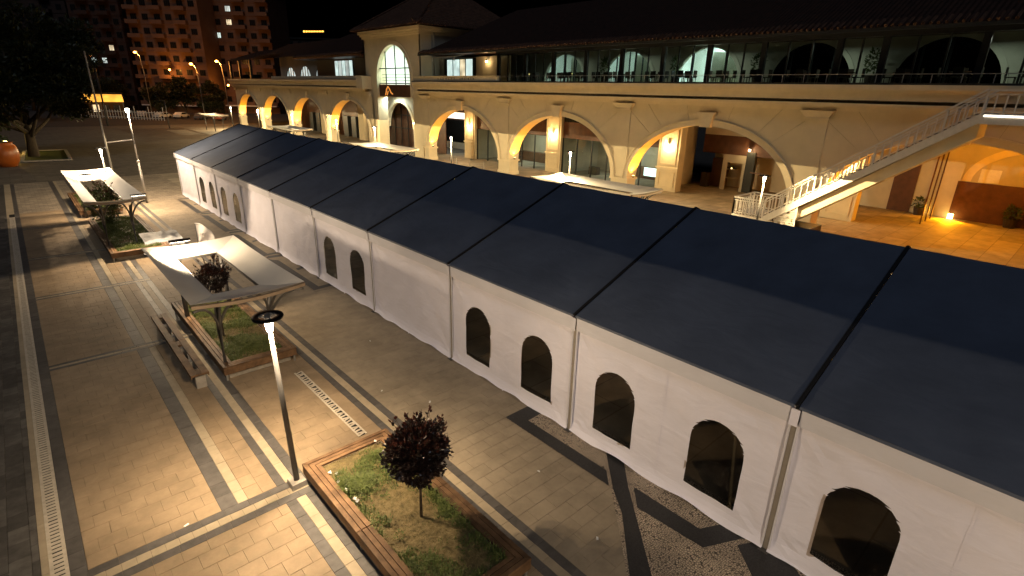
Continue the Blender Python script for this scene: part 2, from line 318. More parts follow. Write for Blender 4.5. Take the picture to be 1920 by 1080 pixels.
cross = [(9.52, 10.14), (19.36, 19.78), (26.65, 27.05), (33.2, 33.6), (40.6, 41.0)]
gaps = []; y = 10.14
for a, b in cross[1:]: gaps.append((y, a)); y = b
gaps.append((y, NEAR))
lay(-2.9, -1.24, 4, NEAR, 0.31, 0.48, 'l', 'y')                     # charcoal pavers beyond the drain
lay(-1.24, -1.125, 4, NEAR, 0.2, 0.5, 'c', 'y')
lay(-0.87, -0.63, 4, NEAR, 0.3, 0.45, 'd', 'y')
for a, b in gaps:
    lay(-0.63, 1.53, a, b, 0.432, 0.372, 'f')
    lay(1.53, 1.84, a, b, 0.4, 0.45, 'd', 'y'); lay(1.84, 2.04, a, b, 0.3, 0.4, 'c', 'y')
    lay(2.04, 2.62, a, b, 0.29, 0.4, 'f', 'y'); lay(2.62, 2.80, a, b, 0.3, 0.45, 'd', 'y'); lay(2.80, 2.99, a, b, 0.3, 0.38, 'c', 'y'); lay(2.99, 3.2, a, b, 0.3, 0.45, 'd', 'y')
lay(-0.63, 2.58, 5.5, 9.52, 0.432, 0.372, 'f'); lay(2.58, 2.79, 3.5, 9.52, 0.3, 0.42, 'd', 'y'); lay(2.79, 2.99, 3.5, 9.52, 0.3, 0.38, 'c', 'y'); lay(2.99, 3.2, 3.5, 9.52, 0.3, 0.42, 'd', 'y')
for a, b in cross:
    t = (b - a) / 3
    lay(-0.63, 3.2, a, a + t, 0.44, 1, 'd'); lay(-0.63, 3.2, a + t, a + 2 * t, 0.225, 1, 'c'); lay(-0.63, 3.2, a + 2 * t, b, 0.44, 1, 'd')
lay(3.2, 4.76, 9.9, 15.6, 0.56, 0.372, 'f'); lay(5.0, 5.34, 9.9, 15.6, 0.4, 0.5, 'f', 'y'); lay(3.2, 5.34, 21.6, 30.9, 0.56, 0.372, 'f'); lay(3.2, 5.34, 39, NEAR, 0.56, 0.372, 'f')
lay(4.76, 5.0, 9.9, 10.62, 0.4, 0.5, 'f', 'y'); lay(4.76, 5.0, 14.72, 15.6, 0.4, 0.5, 'f', 'y')
lay(4.85, 5.34, 2, 9.9, 0.3, 0.4, 'f', 'y'); lay(4.85, 5.34, 15.6, 21.6, 0.3, 0.4, 'f', 'y'); lay(3.2, 3.45, 3.5, 9.9, 0.3, 0.4, 'd', 'y'); lay(3.2, 3.45, 15.6, 21.6, 0.3, 0.4, 'f', 'y')
lay(4.4, 5.34, 30.9, 39, 0.47, 0.372, 'f')
lay(5.34, 5.53, 2, NEAR, 0.3, 0.42, 'd', 'y'); lay(5.53, 5.72, 2, NEAR, 0.3, 0.38, 'c', 'y'); lay(5.72, 5.92, 2, NEAR, 0.3, 0.42, 'd', 'y')
lay(5.92, 8.06, 2, 8.92, 0.535, 0.345, 'r'); lay(5.92, 9.3, 8.92, 20.9, 0.535, 0.345, 'r'); lay(5.92, 8.06, 20.9, NEAR, 0.535, 0.345, 'r')
KM = dict(f='pave_field', r='pave_right', d='pave_dark', c='pave_light', l='pave_left')
ORDER = 'frdcl'; PM = [M[KM[k]] for k in ORDER]
def in_frame(p):
    q = project(p)
    return q if q and -10 < q[0] < 1930 and -10 < q[1] < 1090 else None
score = []
for i, (a, b, c, d, k) in enumerate(PV):
    q = in_frame(((a + b) / 2, (c + d) / 2, 0))
    hidden = a > 5.9 and d < 4.2
    score.append(((b - a) * (d - c) / q[2] ** 3 if q and not hidden else 0, i))
score.sort(reverse=True); single = {i for s, i in score[:300] if s > 0}
rest = MB()
def paver_geo(mb, a, b, c, d, mi):
    z = random.uniform(-0.003, 0.002); e = 0.0032; t = random.random(); n = len(mb.v)
    mb.v += [(a, c, -0.03), (b, c, -0.03), (b, d, -0.03), (a, d, -0.03), (a, c, z - e), (b, c, z - e), (b, d, z - e), (a, d, z - e), (a + e, c + e, z), (b - e, c + e, z), (b - e, d - e, z), (a + e, d - e, z)]
    for f in ((8, 9, 10, 11), (4, 5, 9, 8), (5, 6, 10, 9), (6, 7, 11, 10), (7, 4, 8, 11), (0, 1, 5, 4), (1, 2, 6, 5), (2, 3, 7, 6), (3, 0, 4, 7)):
        mb.f.append(tuple(n + i for i in f)); mb.m.append(mi); mb.t.append(t)
for i, (a, b, c, d, k) in enumerate(PV):
    if i in single:
        mb = MB(); paver_geo(mb, a, b, c, d, 0); mb.build('paver', M[KM[k]], pav, tint=True)
    else: paver_geo(rest, a, b, c, d, ORDER.index(k))
tag(rest.build('paving', PM, pav, tint=True), kind='stuff')
# slotted drain covers
db = MB(); db.box(-0.128, -0.072, 0.004, 0.996, -0.1, -0.001); db.box(0.072, 0.128, 0.004, 0.996, -0.1, -0.001)
for i in range(9): y = 0.004 + i * 0.1102; db.box(-0.073, 0.073, y, y + 0.078, -0.1, -0.004)
dme = db.mesh('drain_cover', M['drain'])
for i in range(40): inst(dme, 'drain_cover', pav, (-0.998, 5 + i, 0))
db = MB(); db.box(-0.118, -0.072, 0.004, 0.810, -0.1, -0.001); db.box(0.072, 0.118, 0.004, 0.810, -0.1, -0.001); y = 0.004
for i in range(8):
    wdt = 0.06; t_ = (0.05, -0.03, 0.02, 0.06, -0.05, 0.04, 0, 0.05)[i]
    db.hexa([(-0.073, y, -0.1), (0.073, y + t_, -0.1), (0.073, y + wdt + t_, -0.1), (-0.073, y + wdt, -0.1), (-0.073, y, -0.003), (0.073, y + t_, -0.003), (0.073, y + wdt + t_, -0.003), (-0.073, y + wdt, -0.003)]); y += 0.1005
dme2 = db.mesh('drain_cover', M['drain'])
for i in range(5): inst(dme2, 'drain_cover', pav, (4.88, 10.64 + i * 0.818, 0))
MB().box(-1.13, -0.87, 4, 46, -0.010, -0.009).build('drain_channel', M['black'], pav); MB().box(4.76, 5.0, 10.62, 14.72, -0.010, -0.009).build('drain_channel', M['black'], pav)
# far strips of the same bands, too small to pick single pavers
for x0, x1, k in ((-6, -1.24, 'pave_left'), (-1.24, -0.87, 'pave_light'), (-0.87, -0.63, 'pave_dark'), (-0.63, 1.53, 'far_field'), (1.53, 1.84, 'pave_dark'), (1.84, 2.04, 'pave_light'), (2.04, 2.62, 'far_field'), (2.62, 2.8, 'pave_dark'), (2.8, 2.99, 'pave_light'), (2.99, 3.2, 'pave_dark'), (3.2, 5.34, 'far_field'), (5.34, 5.53, 'pave_dark'), (5.53, 5.72, 'pave_light'), (5.72, 5.92, 'pave_dark'), (5.92, 9.6, 'far_field')):
    sheet('paving_band', x0, x1, NEAR, 60, 0, M[k], pav)
sheet('paving_band', -6, -2.9, 4, NEAR, 0, M['pave_left'], pav)
# pebble mosaic with granite zigzag along the tent
def slab(name, pts, z, m): return MB().poly([(x, y, z) for x, y in pts]).build(name, m, pav)
slab('pebble_mosaic', [(8.06, 8.92), (8.06, 5.44), (6.45, 3.82), (5.3, 2.3), (5.3, -8), (9.6, -8), (9.6, 8.92)], 0.004, M['pebble'])
for pts in ([(8.06, 8.92), (8.06, 5.50), (8.42, 5.86), (8.42, 8.42), (9.4, 8.46), (9.4, 8.92)],
            [(7.60, 4.80), (8.05, 5.38), (9.5, 6.85), (9.5, 6.28), (8.35, 5.2), (6.79, 3.54), (5.2, 2.2), (4.9, 2.55), (6.49, 3.8)],
            [(7.98, 4.70), (8.44, 5.12), (8.44, 3.55), (9.4, 3.05), (9.4, 2.6), (8.06, 3.26)],
            [(8.62, 2.86), (9.3, 2.46), (8.4, 1.2), (7.2, 0.4), (7.0, 0.8), (8.0, 2.2)]):
    slab('granite_band', pts, 0.009, M['granite'])
slab('pebble_mosaic', [(8.06, 20.9), (9.6, 20.9), (9.6, NEAR), (8.06, NEAR)], 0.004, M['pave_right'])
for k in range(4):
    y0 = 21.1 + k * 6.2
    for pts in ([(8.08, y0), (9.3, y0 + 0.12), (9.3, y0 + 0.42), (8.42, y0 + 0.34), (8.46, y0 + 5.1), (8.12, y0 + 5.55)], [(8.1, y0 + 5.75), (9.2, y0 + 5.6), (9.2, y0 + 6.0), (8.3, y0 + 6.1)], [(8.6, y0 + 3.0), (9.2, y0 + 3.3), (9.2, y0 + 3.55), (8.6, y0 + 3.3)]):
        slab('granite_band', pts, 0.009, M['granite'])
# ================================================================== PLANTERS
def planter(x0, x1, y0, y1, label, grp):
    P = thing('timber_planter', label, 'planter', ((x0 + x1) / 2, (y0 + y1) / 2, 0), 0, grp)
    hx, hy = (x1 - x0) / 2, (y1 - y0) / 2; wb = 0.092; gp = 0.013
    for k in range(3):
        o = k * (wb + gp); i = o + wb; z0, z1 = 0.405 - k * 0.002, 0.45 - k * 0.003
        A = [(-hx + o, -hy + o), (hx - o, -hy + o), (hx - o, hy - o), (-hx + o, hy - o)]; B = [(-hx + i, -hy + i), (hx - i, -hy + i), (hx - i, hy - i), (-hx + i, hy - i)]
        for e in range(4):
            a, b, c, d = A[e], A[(e + 1) % 4], B[(e + 1) % 4], B[e]
            n = max(1, round(math.dist(a, b) / 2.4)); 
            for q in range(n):
                f0, f1 = q / n, (q + 1) / n; g0 = 0.0012 if q else 0; g1 = 0.0012 if q < n - 1 else 0
                L = lambda u, v, f: (u[0] + (v[0] - u[0]) * f, u[1] + (v[1] - u[1]) * f)
                p = [L(a, b, f0 + g0), L(a, b, f1 - g1), L(d, c, f1 - g1), L(d, c, f0 + g0)]; mb = MB(); tt = random.random(); dz = random.uniform(-0.003, 0.003)
                mb.hexa([(*v, z0 + dz) for v in p] + [(*v, z1 + dz) for v in p], 0, tt); mb.build('plank', M['wood'], P, tint=True, bevel=0.006)
    for (a0, a1, b0, b1) in ((-hx + .006, hx - .006, -hy + .006, -hy + .04), (-hx + .006, hx - .006, hy - .04, hy - .006), (-hx + .006, -hx + .04, -hy + .042, hy - .042), (hx - .04, hx - .006, -hy + .042, hy - .042)):
        MB().box(a0, a1, b0, b1, 0.20, 0.401, 0, random.random()).build('fascia_board', M['wood'], P, tint=True, bevel=0.005)
    MB().box(-hx + 0.16, hx - 0.16, -hy + 0.16, hy - 0.16, 0, 0.27, 0).build('concrete_box', M['concrete'], P)
    for sx in (-1, 1):
        n = max(2, round(hy * 2 / 2.5))
        for q in range(n + 1):
            y = -hy + 0.06 + q * (2 * hy - 0.12) / n
            MB().box(sx * (hx - 0.075) - 0.025, sx * (hx - 0.075) + 0.025, y - 0.02, y + 0.02, 0, 0.405).build('leg', M['galv'], P)
    # uneven soil
    mb = MB(); nx, ny = 14, int(14 * hy / hx); ix, iy = hx - 0.305, hy - 0.305
    for j in range(ny + 1):
        for i in range(nx + 1):
            x = -ix + 2 * ix * i / nx; y = -iy + 2 * iy * j / ny
            mb.v.append((x, y, 0.36 + 0.05 * noise.noise(Vector((x * 1.3 + x0 * 3, y * 1.3 + y0, 0))) + 0.02 * noise.noise(Vector((x * 5, y * 5, 3)))))
    for j in range(ny):
        for i in range(nx): k = j * (nx + 1) + i; mb.f.append((k, k + 1, k + nx + 2, k + nx + 1)); mb.m.append(0); mb.t.append(0.5)
    mb.build('soil', M['soil'], P, smooth=True)
    return P
def turf(x0, x1, y0, y1, n, green, label, seed, hmax=0.12):
    rnd = random.Random(seed); mb = MB()
    for _ in range(n):
        x = rnd.uniform(x0 + 0.32, x1 - 0.32); y = rnd.uniform(y0 + 0.32, y1 - 0.32)
        dn = noise.noise(Vector((x * 1.1, y * 1.1, seed))) + 0.5 * noise.noise(Vector((x * 3, y * 3, seed + 5)))
        g = rnd.random() < green + dn * 1.1
        if g and rnd.random() > 0.8 + dn: continue
        h = rnd.uniform(0.03, hmax) * (1.15 if g else 0.75) * (1 + 0.7 * dn); a = rnd.uniform(0, 6.28); wd = rnd.uniform(0.006, 0.012); lean = rnd.uniform(0.2, 1.1) * (1 if g else 2.0)
        dx, dy = math.cos(a), math.sin(a); z = 0.35 + 0.05 * noise.noise(Vector((((x - (x0 + x1) / 2)) * 1.3 + x0 * 3, (y - (y0 + y1) / 2) * 1.3 + y0, 0)))
        b0 = (x - dy * wd, y + dx * wd, z); b1 = (x + dy * wd, y - dx * wd, z); m1 = (x + dx * h * lean * .4, y + dy * h * lean * .4, z + h * .7); tp = (x + dx * h * lean, y + dy * h * lean, z + h * (1.05 - .3 * min(lean, 2)))
        mb.poly([b0, b1, (m1[0] + dy * wd * .7, m1[1] - dx * wd * .7, m1[2]), (m1[0] - dy * wd * .7, m1[1] + dx * wd * .7, m1[2])], 0 if g else 1); mb.poly([(m1[0] + dy * wd * .7, m1[1] - dx * wd * .7, m1[2]), tp, (m1[0] - dy * wd * .7, m1[1] + dx * wd * .7, m1[2])], 0 if g else 1)
    return tag(mb.build('planter_grass', [M['grass'], M['straw']]), label, 'grass', kind='stuff')
PL = ((3.12, 5.14, 4.93, 9.93), (3.08, 5.17, 15.45, 22.0), (2.32, 4.78, 30.5, 39.4), (2.16, 4.42, 42.3, 50.0))
planter(*PL[0], 'timber rimmed planter beside the near lamp post, planted with one round bronze tree', 'timber planters')
planter(*PL[1], 'timber rimmed planter under the white canopy beside the long backless bench', 'timber planters')
planter(*PL[2], 'timber rimmed planter with vivid grass and a grey tarpaulin over its corner', 'timber planters')
planter(*PL[3], 'timber rimmed planter with a broad bush, end-on behind the vivid grass planter', 'timber planters')
turf(*PL[0], 60000, 0.24, 'patchy green and straw grass in the planter beside the near lamp', 1)
turf(*PL[1], 40000, 0.7, 'shaded grass in the planter under the white canopy', 2)
turf(*PL[2], 26000, 0.85, 'vivid green grass in the planter with the grey tarpaulin', 3, 0.16)
turf(*PL[3], 18000, 0.95, 'green grass in the planter with the broad bush', 4, 0.16)
# ---- small plants and trees in the planters
def leafball(mb, c, rx, rz, n, size, rnd, ntips=0, hollow=0.55, up=0.0, mats=(0, 1)):
    for i in range(n):
        while True:
            v = Vector((rnd.uniform(-1, 1), rnd.uniform(-1, 1), rnd.uniform(-1, 1)))
            if hollow < v.length < 1: break
        k = 0.82 + 0.32 * noise.noise(v * 2.3 + Vector(c)) ; p = Vector((c[0] + v.x * rx * k, c[1] + v.y * rx * k, c[2] + v.z * rz * k))
        if noise.noise(p * (2.2 / rx) + Vector((7, 3, 1))) < -0.28: continue
        leaf(mb, p, v, size * rnd.uniform(0.6, 1.3), rnd, mats[1] if v.z > 0.35 and rnd.random() < 0.3 else mats[0])
def leaf(mb, p, out, s, rnd, m):
    d = (out.normalized() + Vector((rnd.uniform(-1, 1), rnd.uniform(-1, 1), rnd.uniform(-.6, 1))) * 0.9).normalized()
    sd = d.cross(Vector((rnd.uniform(-1, 1), rnd.uniform(-1, 1), 1))).normalized() * s * 0.26; nn = d.cross(sd).normalized() * s * 0.1
    mb.poly([p, p + d * s * .45 + sd + nn, p + d * s, p + d * s * .45 - sd + nn], m)
def twig_tips(mb, tb, c, rx, rz, n, rnd, size):
    for i in range(n):
        a = rnd.uniform(0, 6.28); e = rnd.uniform(0.25, 1.4); v = Vector((math.cos(a) * math.cos(e), math.sin(a) * math.cos(e), math.sin(e)))
        p0 = Vector(c) + Vector((v.x * rx, v.y * rx, v.z * rz)) * 0.75; p1 = Vector(c) + Vector((v.x * rx, v.y * rx, v.z * rz)) * rnd.uniform(1.0, 1.22) + Vector((0, 0, 0.06))
        tb.tube([p0, p1], [0.006, 0.003], 4)
        for k in range(9): f = rnd.uniform(0.45, 1.0); leaf(mb, p0 + (p1 - p0) * f, v + Vector((0, 0, 0.7)), size * rnd.uniform(0.6, 1), rnd, 1 if f > 0.7 else 0)
def standard_tree(x, y, z0, h, cz, rx, rz, n, label, seed, size=0.075, name='bronze_leaf_tree', mats=('redleaf', 'redtip'), lean=(0, 0)):
    rnd = random.Random(seed); T = thing(name, label, 'tree', (x, y, z0)); tb = MB()
    tb.tube([(0, 0, -0.05), (lean[0] * .4 + 0.01, lean[1] * .4, (cz - z0) * 0.45), (lean[0], lean[1], cz - z0)], [0.032, 0.025, 0.02], 8)
    for i in range(11):
        a = i * 2.4; e = rnd.uniform(0.2, 1.2); s = Vector((lean[0], lean[1], cz - z0 - rz * rnd.uniform(0.2, 0.75)))
        tb.tube([s, s + Vector((math.cos(a) * rx * .45, math.sin(a) * rx * .45, rz * .4 * e)), s + Vector((math.cos(a) * rx * .8, math.sin(a) * rx * .8, rz * .8 * e))], [0.014, 0.009, 0.004], 5)
    mb = MB(); c = (lean[0], lean[1], cz - z0); leafball(mb, c, rx, rz, n, size, rnd, hollow=0.25); twig_tips(mb, tb, c, rx, rz, 26, rnd, size)
    tb.build('trunk', M['bark'], T, smooth=True); mb.build('crown', [M[mats[0]], M[mats[1]]], T); return T
standard_tree(4.26, 7.05, 0.34, 2.4, 1.9, 0.66, 0.62, 10000, 'round bronze leaved tree standing in the planter beside the near lamp', 11, size=0.085)
standard_tree(3.75, 17.85, 0.34, 2.4, 2.35, 0.55, 0.58, 5000, 'bronze leaved tree growing up through the white canopy opening', 12, lean=(0.02, 0.15))
def bush(x, y, z, rx, rz, n, label, seed, name='leafy_bush', mats=('greenleaf', 'redtip'), size=0.09, stems=9):
    rnd = random.Random(seed); T = thing(name, label, 'bush', (x, y, z)); tb = MB(); mb = MB()
    for i in range(stems):
        a = i * 2.4; tb.tube([(0, 0, -0.05), (math.cos(a) * rx * .3, math.sin(a) * rx * .3, rz * .7), (math.cos(a) * rx * .7, math.sin(a) * rx * .7, rz * 1.4)], [0.016, 0.01, 0.004], 5)
    leafball(mb, (0, 0, rz), rx, rz, n, size, rnd, hollow=0.3); twig_tips(mb, tb, (0, 0, rz), rx, rz, 20, rnd, size)
    tb.build('stem', M['bark'], T); mb.build('foliage', [M[mats[0]], M[mats[1]]], T); return T
b_ = at_z(197, 372, 1.6); bush(3.2, 38.0, 0.35, 1.05, 1.15, 3400, 'broad green bush pushing through the opening of the slanted far canopy', 13, size=0.14)
rnd = random.Random(5)
for i in range(16):      # weeds round the edge of the near planter
    x = rnd.choice((rnd.uniform(3.5, 3.7), rnd.uniform(3.6, 4.8))); y = rnd.uniform(5.4, 9.5)
    if abs(x - 4.26) + abs(y - 7.05) < 0.4: continue
    mb = MB(); rr = rnd.uniform(0.05, 0.14); leafball(mb, (0, 0, rr * .6), rr, rr * .8, 60, 0.05, rnd, hollow=0.1)
    tag(mb.build('weed', [M['grass'], M['greenleaf']], loc=(x, y, 0.37)), 'small leafy weed among the patchy grass of the near planter', 'weed', 'weeds in the near planter')
for i, (px, py) in enumerate(((619, 891), (631, 892), (635, 908), (649, 917), (651, 923), (666, 940), (671, 944), (704, 832), (722, 838))):
    p = at_z(px, py, 0.4); mb = MB(); s = rnd.uniform(0.03, 0.055)
    mb.poly([(-s, -s * .6, 0), (s * .8, -s * .7, 0.02), (s, s * .5, 0.0), (-s * .3, s * .8, 0.03)]); mb.poly([(-s, -s * .6, 0), (s * .8, -s * .7, 0.02), (s * .5, -s * .2, .05), (-s * .6, -s * .1, .045)])
    o = mb.build('paper_scrap', M['paper'], loc=(p.x, p.y, 0.46)); o.rotation_euler.z = rnd.uniform(0, 6); tag(o, 'crumpled white paper scrap on the grass of the near planter', 'litter', 'paper scraps in the near planter')
# ---- backless bench beside the second planter
B = thing('backless_bench', 'long backless timber bench on concrete blocks beside the canopied planter', 'bench', (2.5, 18.25, 0))
for x in (-0.142, 0.142):
    for q in range(2): MB().box(x - 0.09, x + 0.09, -2.74 + q * 2.745, -0.005 + q * 2.745, 0.39, 0.45, 0, random.random()).build('plank', M['wood'], B, tint=True, bevel=0.008)
for y in (-2.55, -0.2, 2.55): MB().box(-0.048, 0.048, y - 0.18, y + 0.18, 0.392, 0.446, 0, random.random()).build('cross_plank', M['wood'], B, tint=True, bevel=0.006)
for y in (-2.6, -1.5, -0.4, 0.7, 1.8, 2.6): MB().box(-0.13, 0.13, y - 0.12, y + 0.12, 0, 0.36).build('concrete_leg', M['concrete'], B, bevel=0.01)
for x in (-0.215, 0.215): MB().box(x - 0.012, x + 0.012, -2.72, 2.72, 0.33, 0.388).build('side_rail', M['wood'], B, tint=True)
# ================================================================== CANOPIES
def canopy(cx, cy, hx, hy, zo, zi, ix, iyn, iyf, label, grp, rz=0, tear=False, leanx=0.0):
    C = thing('canopy_shelter', label, 'canopy', (cx, cy, 0), rz, grp)
    O = [(-hx, -hy), (hx, -hy), (hx, hy), (-hx, hy)]; I = [(-ix, -iyn), (ix, -iyn), (ix, iyf), (-ix, iyf)]
    names = ('canvas_panel',) * 4
    for e in range(4):
        a, b = Vector(O[e]), Vector(O[(e + 1) % 4]); c, d = Vector(I[(e + 1) % 4]), Vector(I[e])
        mb = MB(); n = 14; m_ = 8
        for j in range(m_ + 1):
            for i in range(n + 1):
                u = i / n; v = j / m_
                if tear and e == 3: u = 0.0 + u * 1.0
                p = a.lerp(b, u).lerp(d.lerp(c, u), v); sag = math.sin(math.pi * u) * (0.08 * (1 - v) ** 1.2 if e in (0, 2) else 0.04 * (1 - v)) + 0.05 * math.sin(math.pi * v)
                edge = (1 - 0.012 * math.sin(math.pi * u) * (1 - v)); mb.v.append((p.x * edge, p.y * edge, zo + (zi - zo) * v - sag + leanx * p.x))
        for j in range(m_):
            for i in range(n): k = j * (n + 1) + i; mb.f.append((k, k + 1, k + n + 2, k + n + 1)); mb.m.append(0); mb.t.append(0.5)
        mb.build('canvas_panel', M['canvas'], C, smooth=True)
    for s in (-1, 1):           # curved end beams
        mb = MB(); pts = []
        for i in range(15):
            u = i / 14; x = -hx + 2 * hx * u; pts.append((x, zo - 0.03 - 0.11 * math.sin(math.pi * u) + leanx * x))
        for i in range(14):
            (x0, z0), (x1, z1) = pts[i], pts[i + 1]; y0, y1 = s * hy - 0.045, s * hy + 0.045
            mb.hexa([(x0, y0, z0 - .09), (x1, y0, z1 - .09), (x1, y1, z1 - .09), (x0, y1, z0 - .09), (x0, y0, z0), (x1, y0, z1), (x1, y1, z1), (x0, y1, z0)])
        mb.build('end_beam', M['beam'], C)
    for sx in (-1, 1):
        px = sx * hx * 0.47
        for sy, py in ((-1, -hy + 1.1), (1, hy - 1.1)):
            mb = MB(); mb.tube([(px, py, 0), (px, py, 1.5), (px + sx * 0.03, py + sy * 0.25, zo - 0.5)], [0.075, 0.068, 0.06], 8); P_ = mb.build('post', M['steel'], C, smooth=True)
            for t in ((sx * 0.10, sy * 1.05), (sx * hx * 0.5, sy * 1.06), (-sx * 0.5, sy * 0.9)):
                q = []
                for k in range(7): f = k / 6; q.append((px + t[0] * f ** 1.6, py + t[1] * f, 1.45 + (zo - 0.22 - 1.45 + leanx * (px + t[0])) * math.sin(f * math.pi / 2)))
                MB().tube(q, [0.038] * 7, 6).build('brace', M['steel'], P_, smooth=True)
    mb = MB()
    for e in range(4):
        a, b = I[e], I[(e + 1) % 4]; mb.bar((*a, zi - 0.05 + leanx * a[0]), (*b, zi - 0.05 + leanx * b[0]), 0.05, 0.07)
    mb.build('inner_frame', M['steel'], C); return C
canopy(3.92, 18.0, 1.46, 3.3, 2.78, 2.45, 0.64, 1.85, 2.5, 'white canvas canopy with a rectangular opening above the planter with the bench', 'square white canopies')
canopy(3.05, 37.2, 1.22, 6.1, 2.86, 2.42, 0.56, 4.4, 4.5, 'white canvas canopy over the two far planters, a bush in its opening', 'square white canopies')
for i, (x, y) in enumerate(((26.0, 21.2), (26.2, 47.3), (27.9, 75.0), (28.4, 113.0))):
    canopy(x, y, 1.5, 4.0, 2.9, 2.55, 0.7, 2.6, 2.6, ('white canvas canopy between the tent and the broad arches near the stair', 'white canvas canopy between the tent and the tower doorway', 'white canvas canopy showing over the tent before the smaller arches', 'white canvas canopy beside the far end of the arcade')[i], 'canopies before the arcade')
# added light bars over the canopies, placed to supply the light on canvas and paving
def flood(x, y, z, power, label, aim):
    T = thing('added_light_bar', label, 'floodlight', (x, y, z)); MB().box(-0.32, 0.32, -0.05, 0.05, -0.04, 0.04).build('housing', M['ringblack'], T, bevel=0.01)
    MB().box(-0.29, 0.29, -0.035, 0.035, -0.047, -0.042).build('lens', M['led'], T); MB().bar((-.25, 0, -.03), (-.25, 0.02, -.55), 0.02).build('bracket', M['steel'], T)
    light('SPOT', 'added_bar_lamp', T, (0, 0.0, -0.09), power, WARM, 0.12, aim=aim, spot=174, blend=0.15)
flood(3.45, 20.25, 3.12, 480, 'added black light bar on the corner of the canopy above the bench planter', (0.35, 0.15, -1.0))
flood(3.9, 30.6, 3.05, 950, 'added black light bar on the end beam of the far canopy facing the bench planter', (0.15, -1.0, -0.6))
flood(2.9, 41.4, 2.75, 600, 'added black light bar inside the far canopy over the two far planters', (0.2, 1.0, -0.15))
# ================================================================== STREET LAMPS
def ring_lamp(x, y, h, power, label, grp, tilt=(0, 0), second=True, beam=1.0):
    T = thing('ring_lamp', label, 'street lamp', (x, y, 0), 0, grp); T.rotation_euler = (tilt[0], tilt[1], 0)
    mb = MB(); mb.hexa([(-.17, -.17, 0), (.17, -.17, 0), (.17, .17, 0), (-.17, .17, 0), (-.15, -.15, .13), (.15, -.15, .13), (.15, .15, .13), (-.15, .15, .13)]); mb.build('base', M['concrete'], T, bevel=0.01)
    mb = MB(); mb.tube([(0, 0, 0.1), (0, 0, h * 0.5), (0, 0, h - 0.1)], [0.062, 0.055, 0.042], 12); mb.build('pole', M['steel'], T, smooth=True)
    mb = MB(); mb.lathe([(0.17, h), (0.275, h - 0.005), (0.285, h + 0.02), (0.275, h + 0.045), (0.17, h + 0.04), (0.165, h + 0.02), (0.17, h)], n=28); r = mb.build('ring_shade', M['ringblack'], T, smooth=True)
    mb = MB()
    for k in range(3): a = k * 2.094 + 0.5; mb.bar((0.02 * math.cos(a), 0.02 * math.sin(a), h + .02), (0.18 * math.cos(a), 0.18 * math.sin(a), h + .02), 0.03, 0.02)
    mb.lathe([(0.0, h + 0.09), (0.05, h + .085), (0.06, h + .03), (0.06, h - .02)], n=14); mb.build('spider', M['galv'], r)
    mb = MB(); mb.lathe([(0.05, h - 0.03), (0.085, h - 0.05), (0.07, h - 0.14), (0.052, h - 0.28)], n=16); mb.build('led_collar', M['led'], T, smooth=True)
    for a in ((0.3, 3.44) if second else (3.44,)):
        p_ = (0.15 * math.cos(a), 0.15 * math.sin(a), h - 0.06); q_ = power / (2 if second else 1)
        light('SPOT', 'lamp_light', T, p_, q_ * (0.62 if second else 1), WARM if second else GOLD, 0.025, aim=(0, 0, -1), spot=179.8, blend=0.0)      # wide spill below the shade
        if second: light('SPOT', 'lamp_beam', T, p_, q_ * 1.0 * beam, WARM, 0.05, aim=(0, 0, -1), spot=112, blend=0.75)              # main reflector beam
    return T
G1 = 'ring topped lamps of the walk'; G2 = 'ring topped lamps before the arcade'
ring_lamp(2.98, 9.93, 3.93, P_RING * 2, 'ring topped lamp post at the corner of the near timber planter', G1, (0, R(-1.6)))
ring_lamp(2.98, -4.3, 3.93, P_RING * 3.0, 'ring topped lamp post further along the walk behind the viewpoint', G1, (0, R(-1.6)), beam=0.25)
ring_lamp(4.0, 42.7, 4.1, P_RING * 2.2, 'ring topped lamp post rising through the far canopy over two planters', G1)
for y, lb in ((12.3, 'ring topped lamp post at the foot of the white stair'), (26.2, 'ring topped lamp post before the middle broad arch'), (40.6, 'ring topped lamp post before the broad arch beside the tower'), (54.6, 'ring topped lamp post before the tower doorway')):
    ring_lamp(29.4, y, 4.1, P_BACK * (0.9 if y < 13 else 2), lb, G2, second=False)
for y in (69.5, 84.5, 99.5, 114.5): ring_lamp(32.0, y, 4.1, P_BACK * 1.6, 'ring topped lamp post before the smaller arches of the far wing', G2, second=False)
def tall_lamp(x, y, h, label, power, lit=True):
    T = thing('tall_lamp', label, 'street lamp', (x, y, 0), 0); MB().tube([(0, 0, 0), (0, 0, 2.86)], [0.085, 0.075], 10).build('lower_pole', M['galv'], T, smooth=True)
    MB().lathe([(0.075, 2.8), (0.11, 2.84), (0.11, 2.95), (0.05, 3.0)], n=12).build('joint_collar', M['galv'], T); MB().tube([(0, 0, 2.9), (0, 0, h)], [0.055, 0.04], 8).build('upper_pole', M['galv'], T, smooth=True)
    mb = MB(); mb.hexa([(-1.5, -.06, 4.20), (0, -.06, 4.32), (0, .06, 4.32), (-1.5, .06, 4.20), (-1.5, -.06, 4.24), (0, -.06, 4.40), (0, .06, 4.40), (-1.5, .06, 4.24)]); mb.build('side_arm', M['white_metal'], T)
    hd = MB(); hd.lathe([(0.05, h - .3), (0.11, h - .25), (0.13, h - .05), (0.03, h)], n=12)
    hd.build('lamp_head', M['led'] if lit else M['steel'], T)
    if lit: light('SPOT', 'lamp_light', T, (0.16, 0, h - 0.3), power, WARM, 0.08, aim=(0, 0, -1), spot=170, blend=0.2)
    return T
tall_lamp(6.23, 45.5, 6.4, 'tall two part steel lamp with a side arm beside the far planters', 2200)
